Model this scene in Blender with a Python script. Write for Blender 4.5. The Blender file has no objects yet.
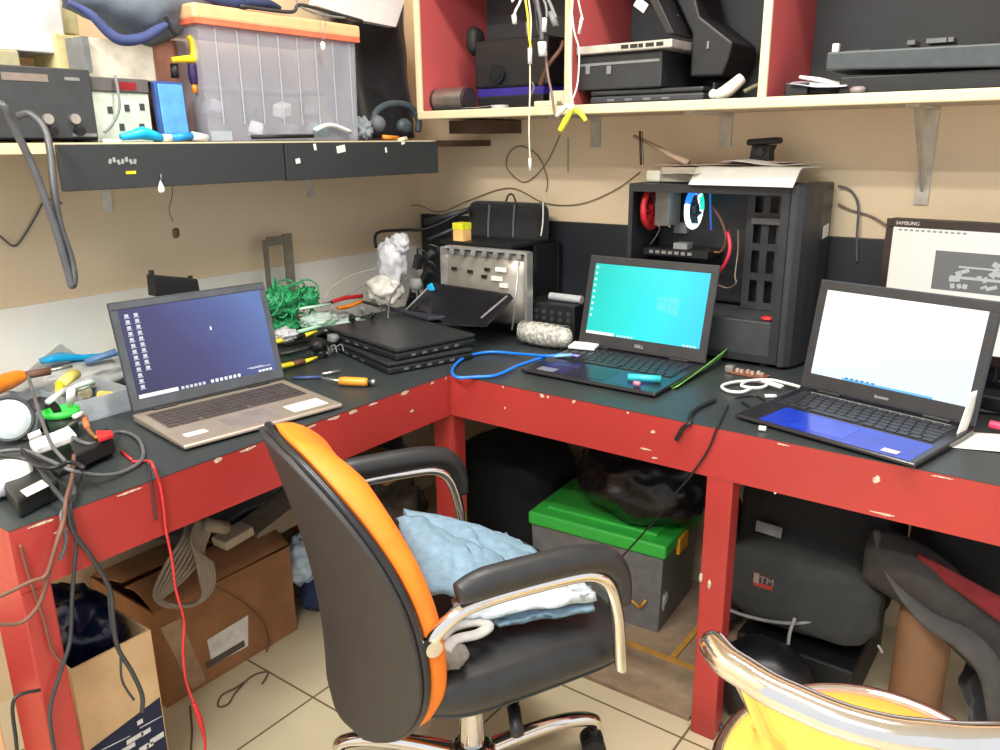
import bpy, bmesh, math, random
from mathutils import Vector, Matrix, noise as mnoise
PI=math.pi
S=bpy.context.scene
COL=S.collection
rnd=random.Random(7)
# ------------------------------------------------ camera frame (world axes follow the two walls; origin = floor below the inner corner of the bench)
CAM=Vector((1.279,-1.511,1.3164)); FPX=804.36
RX=Vector((0.8051241686241964,0.5930145710482679,-0.010430322221066421))
RY=Vector((-0.15647289496229966,0.2293373502921295,0.9606875729929593))
RZ=Vector((0.5720937914706938,-0.7718407208002335,0.2774357501751757))
def ray(px,py): return (RX*(px-500)-RY*(py-375)-RZ*FPX).normalized()
def at(px,py,x=None,y=None,z=None):
    "the point of the place seen at that spot of the photo, on the plane x=, y= or z="
    r=ray(px,py)
    if x is not None: t=(x-CAM.x)/r.x
    elif y is not None: t=(y-CAM.y)/r.y
    else: t=(z-CAM.z)/r.z
    return CAM+r*t
# ------------------------------------------------ materials
MATS={}
def new_mat(name):
    m=bpy.data.materials.new(name); m.use_nodes=True
    nt=m.node_tree; b=nt.nodes['Principled BSDF']; MATS[name]=m
    return m,nt,b
def s2l(c):
    return tuple(((v/12.92) if v<=.04045 else ((v+.055)/1.055)**2.4) for v in c)
def rgb(r,g,b): return s2l((r/255,g/255,b/255))
def mat(name,col,rough=.5,metal=0,var=.08,scale=30,bump=0,trans=0,alpha=1,coat=0,spec=None,sheen=0,emit=None,estr=1,ior=None,col2=None,bscale=None,sss=0):
    if name in MATS: return MATS[name]
    m,nt,b=new_mat(name)
    tc=nt.nodes.new('ShaderNodeTexCoord')
    n=nt.nodes.new('ShaderNodeTexNoise'); n.inputs['Scale'].default_value=scale; n.inputs['Detail'].default_value=4
    nt.links.new(tc.outputs['Object'],n.inputs['Vector'])
    r=nt.nodes.new('ShaderNodeValToRGB')
    c1=[max(0,v*(1-var*2)) for v in col]; c2=[min(1,v*(1+var*2)) for v in col]
    if col2: c1,c2=col,col2
    r.color_ramp.elements[0].position=.3; r.color_ramp.elements[1].position=.7
    r.color_ramp.elements[0].color=(*c1,1); r.color_ramp.elements[1].color=(*c2,1)
    nt.links.new(n.outputs['Fac'],r.inputs['Fac']); nt.links.new(r.outputs['Color'],b.inputs['Base Color'])
    b.inputs['Roughness'].default_value=rough; b.inputs['Metallic'].default_value=metal
    if spec is not None: b.inputs['Specular IOR Level'].default_value=spec
    if trans: b.inputs['Transmission Weight'].default_value=trans
    if ior: b.inputs['IOR'].default_value=ior
    if alpha<1: b.inputs['Alpha'].default_value=alpha
    if coat: b.inputs['Coat Weight'].default_value=coat
    if sheen: b.inputs['Sheen Weight'].default_value=sheen
    if emit: b.inputs['Emission Color'].default_value=(*emit,1); b.inputs['Emission Strength'].default_value=estr
    if bump:
        n2=nt.nodes.new('ShaderNodeTexNoise'); n2.inputs['Scale'].default_value=bscale or scale*2; n2.inputs['Detail'].default_value=3
        nt.links.new(tc.outputs['Object'],n2.inputs['Vector'])
        bp=nt.nodes.new('ShaderNodeBump'); bp.inputs['Strength'].default_value=bump; bp.inputs['Distance'].default_value=.004
        nt.links.new(n2.outputs['Fac'],bp.inputs['Height']); nt.links.new(bp.outputs['Normal'],b.inputs['Normal'])
    return m
# ------------------------------------------------ mesh builder
class MB:
    def __init__(s): s.b=bmesh.new()
    def _add(s,verts,faces,smooth=False):
        vs=[s.b.verts.new(v) for v in verts]
        for f in faces:
            try:
                fc=s.b.faces.new([vs[i] for i in f]); fc.smooth=smooth
            except ValueError: pass
        return vs
    def box(s,c,d,rot=None,bev=0,seg=2):
        M=Matrix.Translation(Vector(c))
        if rot is not None: M=M@(rot.to_matrix().to_4x4() if hasattr(rot,'to_matrix') else rot.to_4x4())
        t=bmesh.new(); bmesh.ops.create_cube(t,size=1)
        for v in t.verts: v.co=Vector((v.co.x*d[0],v.co.y*d[1],v.co.z*d[2]))
        if bev: bmesh.ops.bevel(t,geom=list(t.edges),offset=min(bev,min(d)*.49),segments=seg,affect='EDGES',profile=.5)
        for v in t.verts: v.co=M@v.co
        me=bpy.data.meshes.new('t'); t.to_mesh(me); t.free()
        n0=len(s.b.faces); s.b.from_mesh(me); bpy.data.meshes.remove(me)
        if bev:
            s.b.faces.ensure_lookup_table()
            for f in s.b.faces[n0:]: f.smooth=False
        return s
    def b2(s,p,q,bev=0):
        "box between two corners"
        p=Vector(p);q=Vector(q); return s.box((p+q)/2,[abs(q[i]-p[i]) for i in range(3)],bev=bev)
    def tube(s,pts,r,n=8,cap=True,closed=False,smooth=6,flat=None):
        P=[Vector(p) for p in pts]
        if smooth and len(P)>2: P=spline(P,smooth,closed)
        R=r if isinstance(r,(list,tuple)) else None
        m=len(P); rings=[]
        up=None
        for i in range(m):
            if closed: t=(P[(i+1)%m]-P[i-1])
            else: t=(P[min(i+1,m-1)]-P[max(i-1,0)])
            if t.length<1e-9: t=Vector((0,0,1))
            t.normalize()
            if up is None:
                a=Vector((0,0,1)) if abs(t.z)<.9 else Vector((1,0,0))
                up=(a-t*a.dot(t)).normalized()
            else:
                up=(up-t*up.dot(t))
                up=up.normalized() if up.length>1e-6 else Vector((1,0,0))
            sd=t.cross(up)
            if R:
                k=i/(m-1)*(len(R)-1); j=min(int(k),len(R)-2); rr=R[j]*(1-k+j)+R[j+1]*(k-j)
            else: rr=r
            fl=flat or 1
            rings.append([P[i]+up*(math.cos(2*PI*k/n)*rr*fl)+sd*(math.sin(2*PI*k/n)*rr) for k in range(n)])
        vs=[v for rg in rings for v in rg]; F=[]
        L=m if closed else m-1
        for i in range(L):
            a=i*n; b=((i+1)%m)*n
            for k in range(n): F.append((a+k,a+(k+1)%n,b+(k+1)%n,b+k))
        if cap and not closed: F+= [tuple(range(n))[::-1],tuple((m-1)*n+k for k in range(n))]
        s._add(vs,F,True); return s
    def cyl(s,p,q,r,n=20,r2=None):
        p=Vector(p);q=Vector(q); t=(q-p).normalized()
        a=Vector((0,0,1)) if abs(t.z)<.9 else Vector((1,0,0))
        u=(a-t*a.dot(t)).normalized(); w=t.cross(u); r2=r if r2 is None else r2
        A=[p+(u*math.cos(2*PI*k/n)+w*math.sin(2*PI*k/n))*r for k in range(n)]
        B=[q+(u*math.cos(2*PI*k/n)+w*math.sin(2*PI*k/n))*r2 for k in range(n)]
        vs=s._add(A+B,[],False)
        for k in range(n):
            f=s.b.faces.new((vs[k],vs[(k+1)%n],vs[n+(k+1)%n],vs[n+k])); f.smooth=True
        ca=s.b.faces.new(vs[:n][::-1]); cb=s.b.faces.new(vs[n:])
        for f in (ca,cb):
            for e in f.edges: e.smooth=False
        return s
    def lathe(s,prof,n=28,c=(0,0,0),M=None):
        "profile of (radius,height) round the z axis"
        c=Vector(c); vs=[];F=[]
        for (r,z) in prof:
            for k in range(n):
                v=Vector((r*math.cos(2*PI*k/n),r*math.sin(2*PI*k/n),z))
                if M is not None: v=M@v
                vs.append(v+c)
        m=len(prof)
        for i in range(m-1):
            for k in range(n): F.append((i*n+k,i*n+(k+1)%n,(i+1)*n+(k+1)%n,(i+1)*n+k))
        F+= [tuple(range(n))[::-1],tuple((m-1)*n+k for k in range(n))]
        s._add(vs,F,True); return s
    def prism(s,poly,vec,smooth=False):
        "closed planar polygon of 3-D points pushed along vec"
        A=[Vector(p) for p in poly]; v=Vector(vec); n=len(A)
        F=[tuple(range(n))[::-1],tuple(n+k for k in range(n))]+[(k,(k+1)%n,n+(k+1)%n,n+k) for k in range(n)]
        s._add(A+[p+v for p in A],F,False); return s
    def grid(s,fn,nu,nv,thick=0,smooth=True):
        "surface fn(u,v)->point, with its own thickness"
        P=[[Vector(fn(i/nu,j/nv)) for j in range(nv+1)] for i in range(nu+1)]
        vs=[p for row in P for p in row]; k=nv+1
        F=[(i*k+j,(i+1)*k+j,(i+1)*k+j+1,i*k+j+1) for i in range(nu) for j in range(nv)]
        if thick:
            N=[]
            for i in range(nu+1):
                for j in range(nv+1):
                    a=P[min(i+1,nu)][j]-P[max(i-1,0)][j]; b=P[i][min(j+1,nv)]-P[i][max(j-1,0)]
                    c=a.cross(b); N.append(c.normalized() if c.length>1e-12 else Vector((0,0,1)))
            o=len(vs); vs2=vs+[vs[q]-N[q]*thick for q in range(o)]
            F2=[tuple(o+q for q in f[::-1]) for f in F]
            E=[]
            for i in range(nu):
                E.append((i*k,o+i*k,o+(i+1)*k,(i+1)*k)); E.append(((i+1)*k+nv,o+(i+1)*k+nv,o+i*k+nv,i*k+nv))
            for j in range(nv):
                E.append((j+1,o+j+1,o+j,j)); E.append((nu*k+j,o+nu*k+j,o+nu*k+j+1,nu*k+j+1))
            vs,F=vs2,F+F2+E
        s._add(vs,F,smooth); return s
    def blob(s,c,rad,amp=.1,freq=3,seed=0,ex=1.0,sub=4,flatz=None,rot=None,floor=None):
        "lumpy closed body; ex<1 squarer"
        t=bmesh.new(); bmesh.ops.create_icosphere(t,subdivisions=sub,radius=1)
        o=Vector((seed*7.3,seed*3.1,seed*1.7))
        for v in t.verts:
            d=v.co.normalized()
            q=Vector([math.copysign(abs(a)**ex,a) for a in d])
            k=1+amp*mnoise.noise(d*freq+o)+amp*.5*mnoise.noise(d*freq*2.3+o)
            p=Vector((q.x*rad[0]*k,q.y*rad[1]*k,q.z*rad[2]*k))
            if rot is not None: p=rot@p
            p+=Vector(c)
            if floor is not None and p.z<floor: p.z=floor
            v.co=p
        for f in t.faces: f.smooth=True
        me=bpy.data.meshes.new('t'); t.to_mesh(me); t.free(); s.b.from_mesh(me); bpy.data.meshes.remove(me)
        return s
def spline(P,k,closed=False):
    out=[];n=len(P)
    rng=range(n) if closed else range(n-1)
    for i in rng:
        if closed: p0,p1,p2,p3=P[i-1],P[i],P[(i+1)%n],P[(i+2)%n]
        else: p0,p1,p2,p3=P[max(i-1,0)],P[i],P[i+1],P[min(i+2,n-1)]
        for j in range(k):
            t=j/k
            out.append(.5*((2*p1)+(p2-p0)*t+(2*p0-5*p1+4*p2-p3)*t*t+(3*p1-p0-3*p2+p3)*t**3))
    if not closed: out.append(P[-1].copy())
    return out
ROOTM={}
def link(name,mb,m,parent=None,world=False,bevel=0,loc=None,rot=None):
    "one mesh object; a part in its thing's own frame (world=True: given in world coordinates)"
    bm=mb.b
    if parent is not None and world:
        Mi=full(parent).inverted()
        bmesh.ops.transform(bm,matrix=Mi,verts=bm.verts)
    if parent is None and loc is not None:
        pass
    bmesh.ops.recalc_face_normals(bm,faces=bm.faces)
    me=bpy.data.meshes.new(name); bm.to_mesh(me); bm.free()
    o=bpy.data.objects.new(name,me); COL.objects.link(o)
    me.materials.append(m)
    if parent is not None: o.parent=parent
    if bevel:
        md=o.modifiers.new('bevel','BEVEL'); md.width=bevel; md.segments=2; md.limit_method='ANGLE'; md.angle_limit=.7
    return o
def full(o):
    M=Matrix.Translation(o.location)@o.rotation_euler.to_matrix().to_4x4()
    return full(o.parent)@M if o.parent else M
def thing(name,label,cat,loc=(0,0,0),rz=0,group=None,rot=None):
    o=bpy.data.objects.new(name,None); COL.objects.link(o); o.empty_display_size=.05
    o.location=loc; o.rotation_euler=rot if rot else (0,0,rz)
    o['label']=label; o['category']=cat
    if group: o['group']=group
    return o
def solo(name,mb,m,label,cat,group=None,kind=None,bevel=0,origin=None):
    "a thing that is one mesh, given in world coordinates; its origin is set at its base"
    bm=mb.b
    vs=[v.co for v in bm.verts]
    if origin is None:
        lo=Vector([min(v[i] for v in vs) for i in range(3)]); hi=Vector([max(v[i] for v in vs) for i in range(3)])
        origin=Vector(((lo.x+hi.x)/2,(lo.y+hi.y)/2,lo.z))
    bmesh.ops.translate(bm,vec=-Vector(origin),verts=bm.verts)
    o=link(name,mb,m,bevel=bevel); o.location=origin
    if label: o['label']=label; o['category']=cat
    if group: o['group']=group
    if kind: o['kind']=kind
    return o
def struct(name,mb,m,bevel=0):
    o=link(name,mb,m,bevel=bevel); o['kind']='structure'; return o
def lettering(text,size,depth=.0003):
    "text as a mesh in the x-y plane, centred"
    c=bpy.data.curves.new('lettering','FONT'); c.body=text; c.size=size; c.extrude=depth; c.align_x='CENTER'; c.align_y='CENTER'
    o=bpy.data.objects.new('lettering',c); COL.objects.link(o)
    dg=bpy.context.evaluated_depsgraph_get(); me=bpy.data.meshes.new_from_object(o.evaluated_get(dg))
    COL.objects.unlink(o); bpy.data.objects.remove(o); bpy.data.curves.remove(c)
    mb=MB(); mb.b.from_mesh(me); bpy.data.meshes.remove(me); return mb
def xf(mb,M): bmesh.ops.transform(mb.b,matrix=M,verts=mb.b.verts); return mb
def eul(x,y,z): return Matrix.Rotation(z,3,'Z')@Matrix.Rotation(y,3,'Y')@Matrix.Rotation(x,3,'X')

# ---------------- palette
BLK=mat('black_plastic',rgb(26,28,30),.45,var=.1,bump=.05)
DKG=mat('dark_grey_plastic',rgb(52,55,57),.5,var=.08)
CHAR=mat('charcoal_metal',rgb(44,47,50),.45,metal=.2,var=.08)
GRY=mat('grey_plastic',rgb(128,130,130),.5)
SIL=mat('silver_metal',rgb(190,188,184),.35,metal=.8,var=.06)
WHT=mat('white_plastic',rgb(232,232,230),.45,var=.03)
PAP=mat('white_paper',rgb(236,234,226),.8,var=.03)
CRM=mat('cream_plastic',rgb(222,214,180),.55,var=.04)
RED=mat('red_plastic',rgb(200,40,45),.4)
ORG=mat('orange_plastic',rgb(240,140,40),.4)
YEL=mat('yellow_plastic',rgb(240,215,40),.4)
BLU=mat('blue_plastic',rgb(50,130,220),.35)
CYN=mat('cyan_plastic',rgb(20,175,230),.35)
GRN=mat('green_plastic',rgb(60,170,70),.4)
BRN=mat('brown_plastic',rgb(110,75,60),.6)
CRD=mat('cardboard_tan',rgb(214,182,138),.85,var=.06,scale=14)
CBR=mat('cardboard_brown',rgb(150,105,68),.85,var=.08,scale=12)
RUB=mat('black_rubber',rgb(24,24,26),.6,var=.1)
CHR=mat('chrome',rgb(225,222,218),.12,metal=1,var=.02)
LEATH=mat('black_leatherette',rgb(40,42,44),.42,var=.06,bump=.12,bscale=260)
FAB=mat('black_fabric',rgb(30,31,33),.95,var=.15,bump=.25,bscale=160,sheen=.2)
GFAB=mat('grey_fabric',rgb(78,78,76),.95,var=.12,bump=.25,bscale=160)
NAVY=mat('navy_fabric',rgb(44,56,92),.9,var=.12,bump=.2,bscale=200)
CLEAR=mat('clear_plastic',rgb(228,234,238),.25,var=.02,alpha=.42,spec=.5)
FROST=mat('frosted_plastic',rgb(196,206,214),.35,var=.03,alpha=.55)
WIRE=mat('grey_cable_sheath',rgb(92,92,94),.45)
LWIRE=mat('pale_cable_sheath',rgb(200,190,172),.55)
GPCB=mat('green_circuit_board',rgb(40,110,70),.45,var=.3,scale=220)
GOLD=mat('copper_parts',rgb(190,130,70),.35,metal=.7)
# painted wood with chips
def painted(name,col,chipcol,amt=.66,scale=26,rough=.42,spots=True):
    m,nt,b=new_mat(name); tc=nt.nodes.new('ShaderNodeTexCoord')
    n=nt.nodes.new('ShaderNodeTexNoise'); n.inputs['Scale'].default_value=scale; n.inputs['Detail'].default_value=6; n.inputs['Roughness'].default_value=.65
    mp=nt.nodes.new('ShaderNodeMapping'); nt.links.new(tc.outputs['Object'],mp.inputs['Vector']); nt.links.new(mp.outputs['Vector'],n.inputs['Vector'])
    r=nt.nodes.new('ShaderNodeValToRGB'); r.color_ramp.elements[0].position=amt; r.color_ramp.elements[1].position=amt+.012
    r.color_ramp.elements[0].color=(0,0,0,1); r.color_ramp.elements[1].color=(1,1,1,1)
    nt.links.new(n.outputs['Fac'],r.inputs['Fac'])
    n2=nt.nodes.new('ShaderNodeTexNoise'); n2.inputs['Scale'].default_value=3; n2.inputs['Detail'].default_value=5
    nt.links.new(tc.outputs['Object'],n2.inputs['Vector'])
    r2=nt.nodes.new('ShaderNodeValToRGB'); r2.color_ramp.elements[0].position=.35; r2.color_ramp.elements[1].position=.65
    r2.color_ramp.elements[0].color=(*[v*.9 for v in col],1); r2.color_ramp.elements[1].color=(*[min(1,v*1.08) for v in col],1)
    nt.links.new(n2.outputs['Fac'],r2.inputs['Fac'])
    mx=nt.nodes.new('ShaderNodeMix'); mx.data_type='RGBA'
    nt.links.new(r.outputs['Color'],mx.inputs[0]); nt.links.new(r2.outputs['Color'],mx.inputs[6]); mx.inputs[7].default_value=(*chipcol,1)
    nt.links.new(mx.outputs[2],b.inputs['Base Color']); b.inputs['Roughness'].default_value=rough
    return m
REDP=painted('red_painted_wood',rgb(168,54,50),rgb(200,170,150),amt=.735,scale=24,rough=.38)
TOPM=painted('black_worktop_laminate',rgb(50,56,57),rgb(95,95,92),amt=.75,scale=60,rough=.42)
SHELFRED=mat('shelf_red_paint',rgb(204,92,92),.45,var=.03,scale=5)
SHELFBK=mat('shelf_back_grey',rgb(70,76,77),.6,var=.05,scale=6)
EDGE=mat('cream_edge_strip',rgb(226,212,172),.45,var=.04,scale=8)
BLKW=painted('black_painted_board',rgb(48,52,55),rgb(96,98,96),amt=.76,scale=40,rough=.5)
WALLM=mat('wall_paint_beige',rgb(234,212,176),.6,var=.03,scale=2.5,bump=.05,bscale=60)
SPLASH=mat('white_wall_panel',rgb(252,248,236),.4,var=.02,scale=4)
LP1,LP2,LP3,AMB,EXPO=36,55,52,1.0,.2
# ================================================ setting
WX=-.72; WY=.72
def tile_mat():
    m,nt,b=new_mat('floor_tile'); tc=nt.nodes.new('ShaderNodeTexCoord')
    mp=nt.nodes.new('ShaderNodeMapping'); mp.inputs['Location'].default_value=(.11,.43,0)
    nt.links.new(tc.outputs['Object'],mp.inputs['Vector'])
    br=nt.nodes.new('ShaderNodeTexBrick'); br.offset=0; br.squash=1
    br.inputs['Scale'].default_value=1; br.inputs['Brick Width'].default_value=.4; br.inputs['Row Height'].default_value=.4
    br.inputs['Mortar Size'].default_value=.003; br.inputs['Mortar Smooth'].default_value=.1
    br.inputs['Color1'].default_value=(*rgb(214,200,168),1); br.inputs['Color2'].default_value=(*rgb(206,192,160),1); br.inputs['Mortar'].default_value=(*rgb(120,105,80),1)
    nt.links.new(mp.outputs['Vector'],br.inputs['Vector'])
    n=nt.nodes.new('ShaderNodeTexNoise'); n.inputs['Scale'].default_value=3; n.inputs['Detail'].default_value=5; nt.links.new(tc.outputs['Object'],n.inputs['Vector'])
    mx=nt.nodes.new('ShaderNodeMix'); mx.data_type='RGBA'; mx.blend_type='MULTIPLY'; mx.inputs[0].default_value=.25
    nt.links.new(br.outputs['Color'],mx.inputs[6]); nt.links.new(n.outputs['Color'],mx.inputs[7]); mx.inputs[0].default_value=.12
    nt.links.new(mx.outputs[2],b.inputs['Base Color']); b.inputs['Roughness'].default_value=.22
    return m
struct('floor',MB().b2((-.8,-3,-.05),(3,.8,0)),tile_mat())
struct('wall_left',MB().b2((-.82,-3,0),(-.72,.82,2.7)),WALLM)
struct('wall_back',MB().b2((-.72,.72,0),(3,.82,2.7)),WALLM)
struct('ceiling',MB().b2((-.82,-3,2.7),(3,.82,2.75)),mat('ceiling_white',rgb(230,226,216),.8))
struct('trim_1',MB().b2((-.719,-1.06,.751),(-.712,.70,.962)),SPLASH)          # white panel along the left wall
struct('trim_2',MB().b2((-.71,.702,.751),(1.66,.719,1.072)),mat('black_splash_board',rgb(34,38,44),.5,var=.06,scale=6),bevel=.002)
# ================================================ workbench
wb=thing('workbench','red painted L-shaped corner workbench with a worn black top','workbench',(0,0,0))
link('worktop',MB().prism([(0.0003,-.0003,.7484),(1.66,-.0003,.7484),(1.66,.70,.7484),(-.71,.70,.7484),(-.71,-1.06,.7484),(0.0003,-1.06,.7484)],(0,0,.0016)),TOPM,wb)
ZB=.640
link('apron',MB().b2((0.0,0,ZB),(1.66,.022,.7482)),REDP,wb)['label']='red apron along the right arm of the bench'
link('apron',MB().b2((-.022,-1.06,ZB),(0,-.0002,.7482)),REDP,wb)['label']='red apron along the left arm of the bench'
link('end_apron',MB().b2((-.71,-1.06,ZB),(-.0225,-1.04,.7482)),REDP,wb)
link('leg',MB().b2((.695,.002,0),(.752,.05,ZB-.0005)),REDP,wb,bevel=.003)
link('leg',MB().prism([(-.06,.0,0),(-.003,.0,0),(.0,.012,0),(-.0,.055,0),(-.06,.055,0)],(0,0,ZB-.0005)),REDP,wb)
link('leg',MB().b2((-.12,-1.06,0),(-.001,-1.012,ZB-.0005)),REDP,wb,bevel=.003)
# bare chips where the paint has come off the apron edges
def chip(mb,px,py,w,h,arm,seed):
    r=random.Random(seed)
    c=at(px,py,y=0) if arm=='r' else at(px,py,x=0)
    n=9; pts=[]; c.z=min(c.z,.7435)
    for k in range(n):
        a=2*PI*k/n; rr=r.uniform(.55,1.1)
        du=math.cos(a)*w/2*rr; dz=math.sin(a)*h/2*rr
        z=min(c.z+dz,.7479)
        pts.append((c.x+du,-.0006,z) if arm=='r' else (.0006,c.y+du,z))
    mb.prism(pts,(0,.0005,0) if arm=='r' else (-.0005,0,0))
cm=MB()
for i,(x,y,w,h,a) in enumerate([(217,455,.02,.012,'l'),(247,440,.05,.006,'l'),(310,420,.03,.006,'l'),(333,406,.05,.008,'l'),(352,399,.035,.01,'l'),(373,397,.03,.006,'l'),(404,386,.035,.011,'l'),(412,411,.022,.008,'l'),(432,378,.015,.008,'l'),(446,378,.008,.01,'l'),(130,490,.05,.005,'l'),(40,519,.05,.005,'l'),(60,531,.03,.006,'l'),
      (503,384,.006,.008,'r'),(505,408,.006,.006,'r'),(542,391,.014,.012,'r'),(548,397,.008,.008,'r'),(574,401,.01,.012,'r'),(628,409,.006,.008,'r'),(653,432,.012,.01,'r'),(645,449,.03,.004,'r'),(655,458,.018,.005,'r'),(782,443,.03,.004,'r'),(876,480,.014,.02,'r'),(775,493,.006,.006,'r'),(883,514,.05,.005,'r'),(942,474,.04,.004,'r')]):
    chip(cm,x,y,w,h,a,i)
link('bare_chip',cm,mat('bare_wood_filler',rgb(196,178,158),.85,var=.2,scale=160),wb)['label']='pale bare chips along the red apron edges'
cm=MB()
for i,(px,py,z) in enumerate([(697,560,.4),(712,567,.4)]):
    cm.blob((.697+i*.02,.0015,.40-i*.01),(.004,.001,.012),.3,2,i,1,2)
link('bare_chip',cm,MATS['bare_wood_filler'],wb)

# ================================================ left wall shelf
LF=-.40
sl=thing('wall_shelf','long wooden shelf on the left wall with black front panels','shelf',(WX,-.3,1.30))
def P(name,mb,m,par,**k): return link(name,mb,m,par,world=True,**k)
P('shelf_board',MB().b2((WX+.001,-1.5,1.306),(LF,.715,1.325)),mat('brown_board',rgb(90,66,52),.6,var=.1,scale=9),sl)
P('shelf_board',MB().b2((LF+.002,.50,1.345),(-.275,.715,1.384)),MATS['brown_board'],sl)
P('edge_strip',MB().b2((LF,-1.5,1.305),(LF+.004,.434,1.3255)),EDGE,sl)
YS=at(285,160,x=LF+.016).y
P('front_panel',MB().b2((LF+.0045,-.71,1.232),(LF+.016,YS-.002,1.322)),BLKW,sl,bevel=.0015)
P('front_panel',MB().b2((LF+.0045,YS+.002,1.230),(LF+.018,.425,1.322)),BLKW,sl,bevel=.0015)
st=MB()
for (x,y,w,h) in [(298,161,.014,.012),(341,149,.03,.018),(315,147,.008,.016),(386,150,.006,.014),(403,143,.014,.008)]:
    c=at(x,y,x=LF+.019); st.box(c,(.0012,w,h),eul(.15,0,0))
P('sticker',st,PAP,sl)['label']='small white paper scraps stuck to the black front panel'
st=MB()
c=at(131,172.5,x=LF+.0168); st.box(c,(.001,.022,.006))
P('sticker',st,YEL,sl)
lm=MB(); 
c=at(124,161,x=LF+.0168)
for k in range(7): lm.box(c+Vector((0,-.03+k*.009,math.sin(k*2)*.003)),(.001,.006,.010),eul(.3*(k%3-1),0,0))
P('scribble',lm,mat('chalk_mark',rgb(150,152,152),.9),sl)
for y in (-.45,.2):
    P('bracket',MB().b2((WX+.001,y-.012,1.16),(WX+.006,y+.012,1.3055)).b2((WX+.001,y-.012,1.300),(WX+.26,y+.012,1.3055)),mat('bracket_paint',rgb(215,210,200),.4,metal=.3),sl)

# ================================================ right wall cabinet with open compartments
RF=.38
cab=thing('wall_cabinet','red wall cabinet with cream edged open compartments above the right bench','shelf cabinet',(.6,WY,1.388))
Z0=1.388;Z1=1.80
P('bottom_board',MB().b2((-.42,RF+.012,Z0),(1.70,WY-.001,Z0+.018)),mat('shelf_underside',rgb(205,188,158),.6,var=.04),cab)
P('floor_lining',MB().b2((-.404,RF+.013,Z0+.0182),(1.70,WY-.012,Z0+.0198)),SHELFBK,cab)
P('top_board',MB().b2((-.42,RF+.012,Z1),(1.70,WY-.001,Z1+.018)),SHELFRED,cab)
P('back_panel',MB().b2((-.404,WY-.011,Z0+.02),(1.70,WY-.001,Z1-.0005)),SHELFBK,cab)
divs=[-.412,.105,.618,1.135]
for x in divs: P('divider',MB().b2((x-.008,RF+.012,Z0+.0202),(x+.008,WY-.012,Z1-.0003)),SHELFRED,cab)
P('edge_strip',MB().box((.64,RF+.005,Z0+.009),(2.12,.013,.024),bev=.004),EDGE,cab)['label']='cream edging along the bottom board'
P('edge_strip',MB().box((.64,RF+.005,Z1+.009),(2.12,.013,.024),bev=.004),EDGE,cab)
for x in divs: P('edge_strip',MB().box((x,RF+.005,(Z0+Z1)/2+.01),(.02,.013,Z1-Z0-.005),bev=.004),EDGE,cab)
for x in (.915,.0,.41):
    bk=MB().b2((x-.016,WY-.006,1.16 if x>.8 else 1.30),(x+.016,WY-.001,Z0-.0005)).b2((x-.014,.47,Z0-.007),(x+.014,WY-.001,Z0-.0005))
    if x>.8: bk.prism([(x-.003,.50,Z0-.007),(x-.003,.53,Z0-.007),(x-.003,WY-.006,1.22),(x-.003,WY-.006,1.19)],(.006,0,0))
    P('bracket',bk,mat('pale_bracket_paint',rgb(196,188,172),.45,metal=.2),cab)

# ================================================ laptops
def laptop(label,loc,rz,w,d,lid,tilt,deck,lidm,keym,frame=.018,chin=.03,t=.018,pad=True):
    L=thing('laptop',label,'laptop',loc,rz)
    b=MB().prism([(-w/2,0,.004),(-w/2,d,.002),(-w/2,d,t),(-w/2,.004,t*.72),(-w/2,0,t*.6)],(w,0,0))
    link('base',b,deck,L,bevel=.003)
    sl=(t-t*.72)/(d-.004); zz=lambda y: t*.72+sl*(y-.004)
    al=math.atan(sl); R=eul(al,0,0)
    ky0=d*.46; ky1=d*.90; kw=w*.88
    km=MB(); rows=6; kh=(ky1-ky0)/rows
    r=random.Random(3)
    for i in range(rows):
        n=[8,14,15,15,15,18][i] if i else 8
        x=-kw/2; y=ky0+kh*(i+.5)
        ws=[1]*15 if i else [1,1,1,5.2,1,1,1,1,1,1]
        if i in (1,2,3): ws=[1.8-.2*i]+[1]*12+[1.2+.2*i]
        s=sum(ws)
        for q in ws:
            kk=kw*q/s; km.box((x+kk/2,y,zz(y)+.0012),(kk*.84,kh*.80,.0022),R); x+=kk
    kb=link('keyboard',MB().box((0,(ky0+ky1)/2,zz((ky0+ky1)/2)+.0001),(kw+.006,ky1-ky0+.006,.0008),R),keym[0],L)
    link('keys',km,keym[1],kb)
    if pad: link('touchpad',MB().box((-w*.04,d*.22,zz(d*.22)+.0003),(w*.29,d*.3,.0008),R),keym[2],L)
    # lid frame: built upright in the plane y=0, then leaned back round the hinge
    Rm=Matrix.Translation((0,d-.006,t+.001))@Matrix.Rotation(-tilt,4,'X')
    lm=MB()
    lm.box((0,.004,lid/2+.002),(w,.008,lid),bev=.002)
    o=link('lid',xf(lm,Rm),lidm,L)
    bz=MB(); h0=chin; h1=lid-frame
    for c,dd in (((0,-.0008,h0/2+.004),(w-.004,.0016,h0-.006)),((0,-.0008,(h1+lid)/2),(w-.004,.0016,lid-h1-.003)),((-(w/2-frame/2)+.001,-.0008,(h0+h1)/2),(frame-.002,.0016,h1-h0)),(((w/2-frame/2)-.001,-.0008,(h0+h1)/2),(frame-.002,.0016,h1-h0))): bz.box(c,dd)
    link('bezel',xf(bz,Rm),keym[3] if len(keym)>3 else BLK,o)
    hg=MB().cyl((-w*.38,d-.004,t+.001),(-w*.24,d-.004,t+.001),.005,12).cyl((w*.24,d-.004,t+.001),(w*.38,d-.004,t+.001),.005,12)
    link('hinge',hg,BLK,L)
    sw=w-2*frame; sh=h1-h0
    return L,o,Rm,sw,sh,h0
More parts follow.
